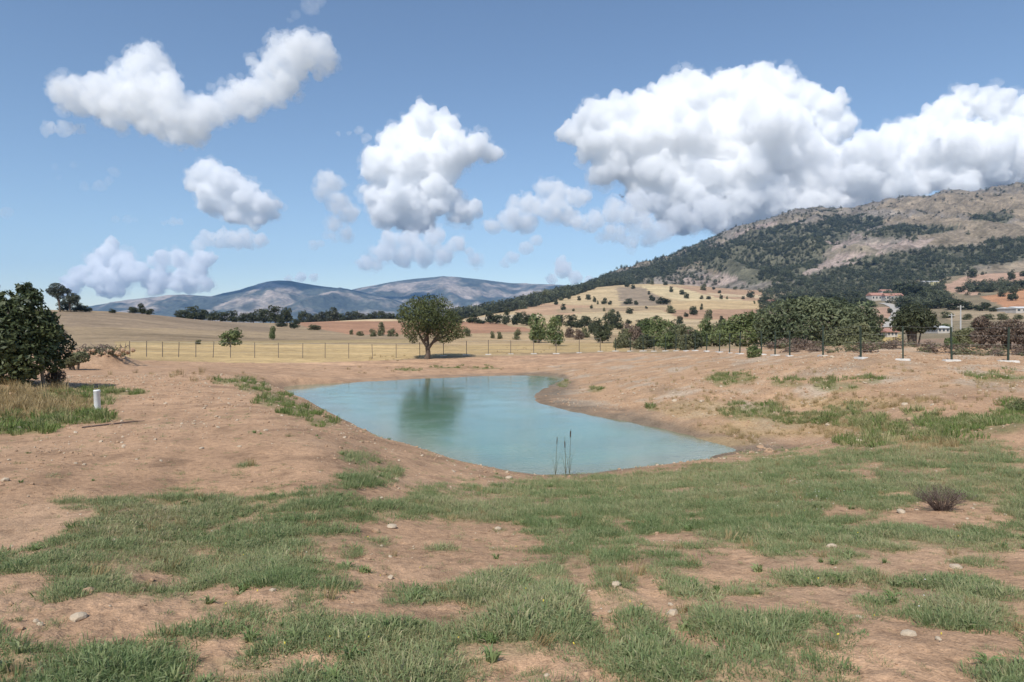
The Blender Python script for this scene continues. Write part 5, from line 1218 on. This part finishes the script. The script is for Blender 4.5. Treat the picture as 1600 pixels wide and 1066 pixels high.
CL = [
    (5200, [(235, 92, 22), (226, 112, 32), (200, 140, 38), (160, 148, 34), (122, 150, 30), (96, 148, 16), (250, 160, 44), (225, 165, 40), (190, 165, 34), (270, 190, 40), (310, 180, 30), (285, 185, 38), (300, 203, 24), (268, 205, 20), (330, 175, 26), (355, 165, 24), (385, 155, 30), (420, 140, 30), (440, 112, 32), (442, 78, 22), (478, 85, 30), (500, 92, 24), (502, 72, 16), (405, 112, 12), (396, 96, 9)], 'big bent cloud high at the upper left, rising to a knob at its right end', 0.06, 1.3),
    (5200, [(345, 130, 9), (360, 122, 8), (330, 136, 9), (376, 120, 6)], 'thin arc of cloud above the middle of the big upper left cloud', 0.025, 0.7),
    (5300, [(75, 200, 13), (100, 202, 15), (125, 202, 10)], 'small flat cloud below the left end of the upper left cloud', 0.04, 0.7),
    (9800, [(325, 262, 14), (318, 285, 24), (350, 290, 28), (380, 310, 28), (410, 322, 22), (335, 315, 26), (370, 332, 24), (400, 340, 18), (303, 290, 14)], 'puffy cloud at the left centre with a notch in its face', 0.14, 1.2),
    (9300, [(325, 374, 14), (350, 372, 18), (380, 374, 18), (405, 376, 13), (310, 384, 10)], 'flat cloud just under the puffy left centre cloud', 0.09, 0.8),
    (9300, [(270, 347, 8), (258, 348, 6), (281, 347, 6)], 'tiny oval cloud left of the puffy cloud', 0.06, 0.6),
    (10400, [(662, 178, 18), (655, 200, 28), (690, 208, 30), (622, 225, 26), (600, 260, 30), (640, 255, 46), (690, 252, 40), (722, 235, 26), (745, 232, 22), (768, 240, 15), (590, 305, 26), (630, 310, 44), (680, 308, 36), (602, 338, 24), (650, 338, 30), (722, 330, 22), (740, 328, 15), (576, 248, 11)], 'tall towering cloud right of the centre left gap, widest at the top', 0.15, 1.3),
    (10400, [(560, 206, 8), (546, 208, 5), (572, 216, 9), (528, 209, 4)], 'ragged wisp left of the head of the tall cloud', 0.04, 0.6),
    (10300, [(515, 288, 20), (503, 305, 14), (526, 318, 20), (542, 332, 16), (522, 350, 12), (540, 366, 10), (520, 370, 7)], 'small upright cloud close to the left side of the tall cloud', 0.06, 0.8),
    (9300, [(490, 384, 9), (501, 380, 6)], 'tiny cloud below the small upright cloud', 0.06, 0.5),
    (9300, [(572, 412, 13), (600, 392, 18), (630, 400, 20), (660, 395, 20), (692, 398, 17), (640, 378, 18), (610, 374, 15), (680, 372, 17), (715, 380, 15), (742, 405, 10), (735, 392, 8), (590, 415, 10)], 'flat band of cloud beneath the tall cloud above the far mountains', 0.08, 0.8),
    (9500, [(770, 355, 14), (798, 345, 20), (830, 322, 18), (850, 298, 15), (872, 300, 17), (900, 310, 17), (916, 304, 10), (862, 328, 22), (890, 340, 16), (822, 350, 18), (805, 318, 12)], 'ragged cloud between the tall cloud and the giant white cloud', 0.08, 0.9),
    (9400, [(930, 346, 16), (960, 330, 20), (1000, 318, 22), (1024, 314, 16), (978, 338, 16), (905, 350, 12)], 'bright slanting cloud below the left end of the giant white cloud', 0.07, 0.8),
    (9450, [(1000, 352, 22), (962, 364, 18), (1035, 362, 18), (985, 378, 13), (1015, 374, 15), (940, 372, 10)], 'soft grey cloud low between the wooded ridge and the giant white cloud', 0.05, 0.8),
    (9300, [(800, 402, 12), (822, 388, 12), (788, 412, 9), (838, 376, 10)], 'small slanting cloud low over the wooded ridge', 0.08, 0.6),
    (13500, [(905, 203, 22), (932, 188, 26), (970, 178, 27), (1002, 172, 28), (1045, 150, 28), (1075, 150, 32), (1110, 152, 33), (1145, 144, 33), (1185, 140, 33), (1217, 140, 28), (1250, 165, 34), (1290, 168, 28), (1302, 200, 28), (958, 228, 38), (1010, 240, 56), (1080, 230, 72), (1160, 222, 72), (1240, 240, 66), (958, 262, 26), (1020, 290, 46), (1090, 300, 56), (1170, 300, 56), (1250, 300, 56), (1290, 260, 42), (1294, 272, 30), (1310, 285, 30), (1340, 250, 36), (1330, 300, 40), (1060, 330, 36), (1130, 335, 40), (1210, 335, 40), (1280, 325, 40), (885, 210, 14), (985, 205, 36), (925, 225, 22), (915, 240, 14), (940, 270, 20), (1020, 200, 40)], 'giant white cauliflower cloud over the mountain', 0.13, 1.5),
    (12200, [(1060, 338, 22), (1088, 344, 20), (1110, 330, 26), (1045, 340, 10)], 'small bright cloud under the giant cloud touching the mountain flank', 0.07, 0.8),
    (12000, [(1480, 178, 26), (1510, 162, 26), (1550, 165, 27), (1590, 188, 30), (1450, 198, 26), (1420, 208, 22), (1390, 213, 18), (1362, 220, 17), (1350, 250, 36), (1400, 258, 46), (1470, 248, 56), (1540, 248, 56), (1600, 258, 56), (1340, 286, 30), (1665, 235, 66), (1400, 300, 36), (1500, 300, 36), (1700, 300, 60)], 'second huge white cloud at the right edge above the summit', 0.14, 1.5),
    (9250, [(175, 380, 10), (170, 396, 15), (152, 418, 20), (190, 410, 20), (215, 424, 18), (122, 432, 16), (240, 438, 22), (170, 444, 26), (110, 450, 18)], 'pale hazy cloud heap low over the left hill', 0.15, 1.1),
    (9200, [(250, 408, 16), (280, 404, 15), (312, 408, 16), (302, 426, 20), (330, 402, 9), (285, 440, 20), (320, 445, 14)], 'pale low cloud right of the hazy heap above the far mountains', 0.15, 1.1),
    (9600, [(880, 422, 16), (877, 408, 9), (898, 434, 12), (862, 436, 10), (920, 438, 8)], 'little cone-shaped cloud peeping over the wooded ridge', 0.13, 0.7),
    (9300, [(470, 433, 10), (450, 436, 7), (490, 435, 8)], 'small cloud resting on the summit of the far left mountain', 0.12, 0.6),
    (9600, [(130, 293, 9), (155, 291, 11), (180, 270, 9), (168, 282, 8)], 'faint ragged cloud at the left below the small flat cloud', 0.02, 0.6),
    (9600, [(115, 258, 6), (86, 262, 7), (92, 278, 5)], 'faint scrap of cloud above the ragged left cloud', 0.012, 0.5),
    (9600, [(8, 333, 11), (-8, 334, 10)], 'faint small cloud at the left edge', 0.025, 0.5),
    (9700, [(180, 343, 7), (198, 343, 8), (212, 344, 5)], 'faint little strip of cloud left of the tiny oval cloud', 0.018, 0.5),
    (4600, [(482, 8, 15), (498, 2, 12), (462, 24, 7), (455, 34, 5)], 'thin wisp of cloud at the top edge', 0.014, 0.8),
]
for i, (Y, L_, lab, sig, rough) in enumerate(CL):
    cloud(Y, L_, lab, sig * CLOUD_SIG, rough, 1.9 if len(L_) > 16 else 1.6, 0.9, i + 1)

# ------------------------------------------------------------------ the air
hb = MB().box((0, 0, (940 - 3.2) / 2), (17800, 17800, 943.2 - 0.0)).mesh('haze', bpy.data.materials.new('haze'))
hm = hb.materials[0]; hm.use_nodes = True; t = hm.node_tree; t.nodes.clear()
ho = t.nodes.new('ShaderNodeOutputMaterial'); hv = t.nodes.new('ShaderNodeVolumePrincipled')
hv.inputs['Color'].default_value = (0.28, 0.55, 1.0, 1); hv.inputs['Density'].default_value = 5.6e-5; hv.inputs['Anisotropy'].default_value = 0.0
t.links.new(hv.outputs[0], ho.inputs['Volume'])
tag(link('haze', hb), kind='stuff')

# ------------------------------------------------------------------ labels of look-alikes: by their place in their row
ORD = 'first second third fourth fifth sixth seventh eighth ninth tenth eleventh twelfth thirteenth fourteenth fifteenth sixteenth seventeenth eighteenth nineteenth twentieth'.split()
from collections import defaultdict
grp = defaultdict(list)
for o in sc.collection.objects:
    if o.get('label') and o.get('group') and o.parent is None: grp[o['label']].append(o)
for lab, L_ in grp.items():
    if len(L_) < 2: continue
    sp = [(o, 800 + o.location.x * F / o.location.y, YH + (EZ - o.location.z) * F / o.location.y) for o in L_]
    sp.sort(key=lambda q: q[2]); nb = max(1, (len(sp) + 11) // 12)
    names = {1: [''], 2: ['upper ', 'lower '], 3: ['upper ', 'middle ', 'lower '], 4: ['top ', 'upper ', 'lower ', 'bottom '], 5: ['top ', 'upper ', 'middle ', 'lower ', 'bottom ']}[min(nb, 5)]
    nb = min(nb, 5)
    for b in range(nb):
        row = sorted(sp[len(sp) * b // nb: len(sp) * (b + 1) // nb], key=lambda q: q[1])
        for i, (o, _, _) in enumerate(row):
            where = f', {ORD[i]} from left' + (f', {names[b]}row' if names[b] else '')
            o['label'] = lab + where
